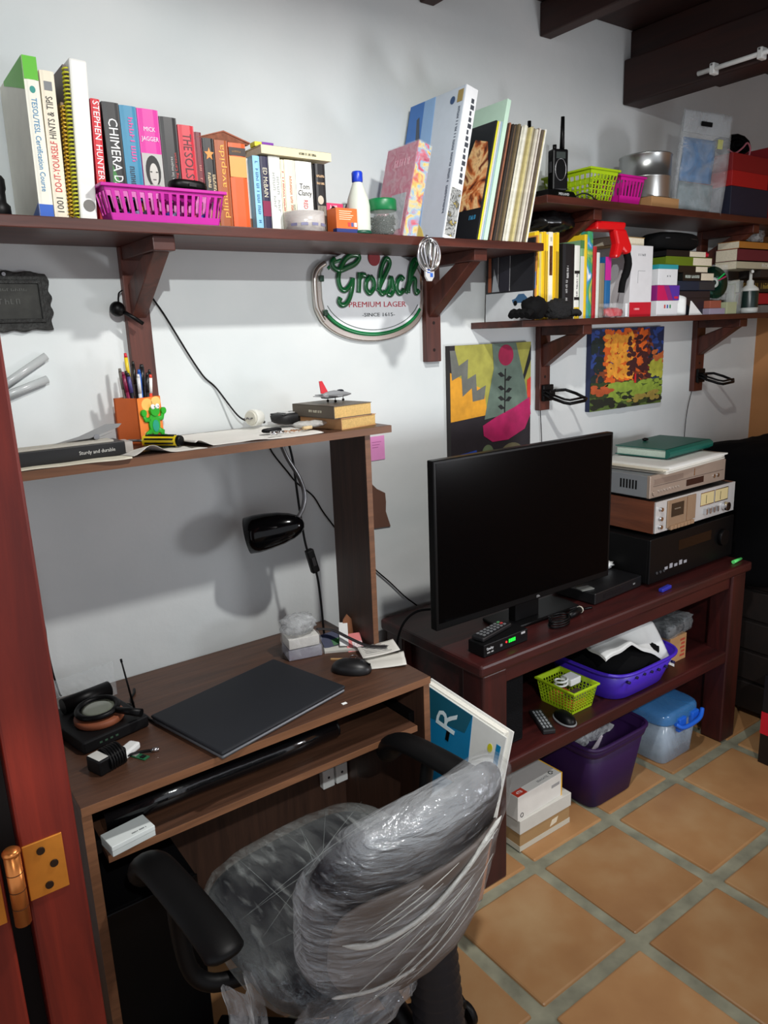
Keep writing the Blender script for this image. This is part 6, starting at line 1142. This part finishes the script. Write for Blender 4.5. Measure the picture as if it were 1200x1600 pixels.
# portfolio folder and board between desk and cabinet
fo = thing('portfolio', 'white and blue portfolio folder lettered R beside the desk', 'folder', (1.0635, -.678, .3750), rot=(4, 10.5, 0)); fb = box('front_cover', (0, .004, 0, .305, .0, .268), mat((216, 218, 214), .5), fo); fb2 = box('page_bundle', (.004, .020, .012, .30, .004, .273), PAGEW, fo); box('back_cover', (.020, .024, 0, .305, .0, .279), mat((222, 222, 218), .5), fo)
plate('blue_panel', [(.085, .001), (.304, .001), (.304, .267), (.115, .267), (.10, .135)], mat((12, 112, 158), .45), fb, -.0002, face='left'); plate('dark_corner', [(.13, .214), (.304, .185), (.304, .267), (.115, .267)], mat((20, 84, 104), .45), fb, -.0006, face='left'); plate('blue_tab', rect(.010, .024, .085, .24), mat((12, 120, 166), .45), fb, -.0004, face='left'); plate('yellow_dot', ell(.042, .22, .008, .011, 16), mat((196, 190, 30), .5), fb, -.0004, face='left'); plate('black_clip', rect(.180, .192, .165, .19), BLACK, fb, -.0012, face='left')
text('R', .105, mat((206, 222, 226)), fb, (-.0012, .196, .214), 'left', 90); text('P', .025, mat((60, 60, 60)), fb, (-.0006, .06, .135), 'left', 0)
wc = thing('wooden_crate', 'pale wooden crate standing between desk and cabinet under the portfolio', 'crate', (0, 0, 0)); CRW = wood((150, 92, 52), (176, 116, 70), (8, 1, 8), 3)
for x0 in (1.085, 1.208): obj('side_board', MB().prism([(-.495, .0005), (-.33, .0005), (-.33, .3745), (-.563, .3745)], x0, x0+.014, 'x'), CRW, wc)
for z in (.03, .16, .29): box('slat', (1.099, 1.208, -.345, -.333, z, z+.04), CRW, wc)
box('bottom_board', (1.099, 1.208, -.49, -.345, .012, .024), CRW, wc); box('top_board', (1.099, 1.208, -.555, -.345, .3615, .3745), CRW, wc)
# chest with black cloth, red box
cs = thing('wooden_chest', 'very dark slatted wooden chest beside the television cabinet', 'chest', (3.05, -.32, 0)); DKW = wood((15, 9, 7), (27, 16, 12), (1, 8, 8), 3, .6)
box('body', (-.30, .30, -.24, .26, .02, .80), DKW, cs, .006)
for k in range(6): box('slat', (-.312, -.301, -.235, .255, .03+.128*k, .145+.128*k), DKW, cs, .003)
for x in (-.27, .27):
    for y in (-.21, .23): box('foot', (x-.025, x+.025, y-.025, y+.025, .0005, .02), DKW, cs)
def drape(u, v):
    x = -.345+.67*u; y = -.285+.57*v
    z = .98+.11*math.sin(PI*min(1, max(0, u*1.02)))**.6*math.sin(PI*(.12+.8*v))**.7+.02*noise.noise(Vector((x*6, y*6, 0)))
    return (x, y, z)
jk = thing('black_coat', 'black coat heaped over the dark wooden chest', 'coat', (3.05, -.32, .8005))
obj('cloth', MB().blob((0, 0, .11), (.325, .285, .165), 44, 22, .07, 4, 5, .55, .0005), mat((6, 6, 8), .95, spec=.08), jk); obj('hanging_flap', MB().grid(lambda u, v: (-.326-.006*math.sin(9*u)-.010*v, -.25+.5*u, .10-.30*v*(1+.15*math.sin(4*u))), 16, 10, (-.006, 0, 0)), mat((6, 6, 8), .95, spec=.08), jk)
r, b, (a0, a1, f, h) = carton('gift_box', 'black box with a red band standing on the floor by the chest', 2.46, 2.70, -.70, -.625, .0005, .34, mat((16, 15, 17), .35)); box('red_band', (a0-.0008, a1+.0008, f-.0008, f+.0758, .115, .20), mat((186, 16, 36), .4), b); box('white_edge', (a0-.001, a0+.003, f-.001, f+.003, .2, .34), mat((150, 150, 150), .4), b)

# ================================================================== WRAPPED OFFICE CHAIR
oc = thing('office_chair', 'office chair with navy cushions still wrapped in clear stretch film', 'chair', (.633, -.69, 0), 4)
NAVY = mat((12, 13, 22), .75, spec=.3); PLAS = mat((8, 8, 9), .5, spec=.22)
WRAPB = stretch_film((222, 226, 230), .0, .34, (1, 1.5, 2.6), (1.3, 3, 7), 3.2, 9, .09, .9, -25); WRAPS = stretch_film((206, 212, 210), .02, .26, (2.2, 1, 1), (5, 1.4, 3), 3.5, 9, .09, .9, 20)
def sup(t, e): return math.copysign(abs(t)**e, t)
def cushion(w, d, h, e, crown, nu=40, nv=18):
    mb = MB()
    def fn(u, v):
        a = 2*PI*u; t = PI*(v-.5); c = sup(math.cos(t), .35); x, y = w*c*sup(math.cos(a), e), d*c*sup(math.sin(a), e)
        return (x, y, h*sup(math.sin(t), .8)+crown*(1-(x/w)**2)*(1-(y/d)**2)*(v > .5))
    return mb.grid(fn, nu, nv)
obj('seat', cushion(.225, .215, .045, .55, .012), NAVY, oc, loc=(0, .0, .455))
def wrap(base_fn, nu, nv, amp, freq, seed):
    def fn(u, v):
        p = Vector(base_fn(u, v)); n_ = noise.fractal(Vector((p.x*freq, p.y*freq*.5+seed, p.z*freq)), .8, 2.1, 4); q = noise.noise(Vector((p.x*freq*2.5, seed*2, p.z*freq*4)))
        l = p.length; return p*(1+amp*n_/max(.05, l)*.2+amp*.12*q/max(.05, l))
    return MB().grid(fn, nu, nv)
def seatwrap(u, v):
    a = 2*PI*u; t = PI*(v-.5); c = sup(math.cos(t), .35); return (.236*c*sup(math.cos(a), .6), .226*c*sup(math.sin(a), .6), .056*sup(math.sin(t), .8)+.010)
obj('seat_wrap', wrap(seatwrap, 72, 30, .035, 10, 1), WRAPS, oc, loc=(0, 0, .455))
# backrest: upright pad leaning back, curved
BK = bpy.data.objects.new('backrest', None)
bw, bh, bt_h = .212, .190, .042
def backfn(k, w, h, t):
    def fn(u, v):
        a = 2*PI*u; s = PI*(v-.5); c = sup(math.cos(s), .42)
        x = w*c*sup(math.cos(a), .62); z = h*c*sup(math.sin(a), .62); y = t*sup(math.sin(s), .8)
        taper = 1-.01*(z/h); return (x*taper, y+.045*(x/w)**2-.02*(z/h)**2, z)
    return fn
Mb = T(.026, -.235, .640) @ rotm('X', 14)
def place(o, M):
    o.matrix_local = M; return o
b_ = obj('backrest', MB().grid(backfn(0, bw, bh, bt_h), 44, 18), NAVY, oc); b_.matrix_local = Mb
sh_ = obj('back_shell', MB().grid(lambda u, v: tuple(Vector(backfn(0, bw*.9, bh*.72, .012)(u, v))+Vector((0, -.040, -.045))), 36, 12), mat((92, 84, 80), .5), b_)
wr = obj('backrest_wrap', wrap(backfn(0, bw*1.06, bh*1.08, bt_h*1.4), 90, 40, .030, 9, 4), WRAPB, b_)
ROPE = film((228, 228, 222), .75, 1.0, 30, (1, 1, 1), .3, .8)
def onback(x, z): return (x, -.0625+.045*(x/bw)**2-.02*(z/bh)**2, z)
for k, pts in enumerate(([(-.19, .0), (-.13, -.02), (-.04, .0), (.04, .05), (.085, .10), (.11, .13)], [(-.20, -.115), (-.13, -.125), (-.05, -.122)])):
    P_ = crom([onback(x, z) for x, z in pts], 8); n_ = len(P_)
    obj('film_rope', MB().tube(P_, [(.0062 if k == 0 else .0042)*max(.12, min(1, 3*math.sin(PI*(i+.3)/(n_-.4)))) for i in range(n_)], 7, flat=(1, .6)), ROPE, b_)
rr = random.Random(21); mb = MB()
for k in range(16):
    x0, z0 = rr.uniform(-.19, .02), rr.uniform(-.16, .06); L_ = rr.uniform(.08, .17); sl = rr.uniform(.25, .75)
    P_ = [onback(min(.19, x0+L_*t), min(.16, z0+L_*t*sl)) for t in [i/8 for i in range(9)]]
    mb.tube(P_, [.0011*max(.1, math.sin(PI*(i+.5)/9.5)) for i in range(9)], 5)
obj('film_creases', mb, ROPE, b_, clean=False)
mb = MB()
for k in range(9):
    a, b2 = rr.uniform(-.2, .2), rr.uniform(-.2, .2)
    e0, e1 = ((-.20, a*.85), (.19, b2*.85)) if k % 2 else ((a*.9, -.17), (b2*.9, .18))
    P_ = [(e0[0]+(e1[0]-e0[0])*t, e0[1]+(e1[1]-e0[1])*t, .514+.009*math.sin(PI*t)) for t in [i/10 for i in range(11)]]
    mb.tube(P_, [.0008*max(.1, math.sin(PI*(i+.5)/11.5)) for i in range(11)], 5)
obj('film_creases', mb, film((170, 178, 176), .15, .5, 30, rough=.2), oc, clean=False)
# arms
def arm(sx, lab):
    x = sx*.305
    P_ = crom([(x, .19, .560), (x, .165, .604), (x, .12, .628), (x, .02, .636), (x, -.08, .636), (x, -.130, .632), (x, -.150, .622)], 5); n_ = len(P_)
    a = obj('armrest', MB().tube(P_, [.016+.018*min(1, 3.2*math.sin(PI*(i+.6)/(n_+.2))) for i in range(n_)], 16, flat=(2, .5)), PLAS, oc)
    obj('arm_support', MB().tube(crom([(x, .04, .625), (x*.99, .05, .54), (x*.96, .04, .45), (x*.85, .02, .415), (x*.6, .0, .405)], 5), .016, 10), PLAS, a)
    return a
aL = arm(-1, ''); aR = arm(1, '')
obj('film_scrap', MB().grid(lambda u, v: (-.335+.055*u+.01*math.sin(7*v), -.185+.02*math.sin(9*u+3*v)-.02*v, .60-.26*v), 10, 16), film((226, 230, 232), .15, .7, 12, (2, 2, 1), .12, 1.0), aL)
obj('film_scrap', MB().blob((-.11, -.215, .445), (.135, .045, .055), 40, 18, .22, 7, 9, .9), WRAPB, oc)
# bellows on the back bar, column, base and castors
prof = [(.034, 0)]+[(.050 if i % 2 else .041, .012*i) for i in range(1, 20)]+[(.036, .24)]
obj('bellows', MB().lathe(prof, 28, T(.075, -.225, .235) @ rotm('X', -6)), mat((30, 32, 38), .4), oc); obj('back_bar', MB().tube([(.06, -.235, .25), (.05, -.16, .235), (.02, -.04, .36), (.0, 0, .40)], .02, 10), PLAS, oc)
obj('seat_plate', MB().box(-.11, .11, -.10, .10, .385, .412), PLAS, oc, .006); obj('gas_column', MB().cyl((0, 0, .11), (0, 0, .39), .026, n=20), PLAS, oc)
mb = MB()
for k in range(5):
    t = 2*PI*k/5+.95; mb.hexa([(math.cos(t)*.02-math.sin(t)*.026, math.sin(t)*.02+math.cos(t)*.026, .075), (math.cos(t)*.02+math.sin(t)*.026, math.sin(t)*.02-math.cos(t)*.026, .075), (math.cos(t)*.29+math.sin(t)*.016, math.sin(t)*.29-math.cos(t)*.016, .066), (math.cos(t)*.29-math.sin(t)*.016, math.sin(t)*.29+math.cos(t)*.016, .066)],
            [(math.cos(t)*.02-math.sin(t)*.026, math.sin(t)*.02+math.cos(t)*.026, .125), (math.cos(t)*.02+math.sin(t)*.026, math.sin(t)*.02-math.cos(t)*.026, .125), (math.cos(t)*.29+math.sin(t)*.016, math.sin(t)*.29-math.cos(t)*.016, .09), (math.cos(t)*.29-math.sin(t)*.016, math.sin(t)*.29+math.cos(t)*.016, .09)])
bs = obj('star_base', mb, PLAS, oc, .004, clean=False)
for k in range(5):
    t = 2*PI*k/5+.95; x, y = .285*math.cos(t), .285*math.sin(t)
    for s_ in (-1, 1): obj('castor', MB().cyl((x+s_*.008, y, .0285), (x+s_*.024, y, .0285), .028, n=18), PLAS, bs)
    obj('castor_stem', MB().cyl((x, y, .03), (x, y, .07), .008, n=10), STEEL, bs)
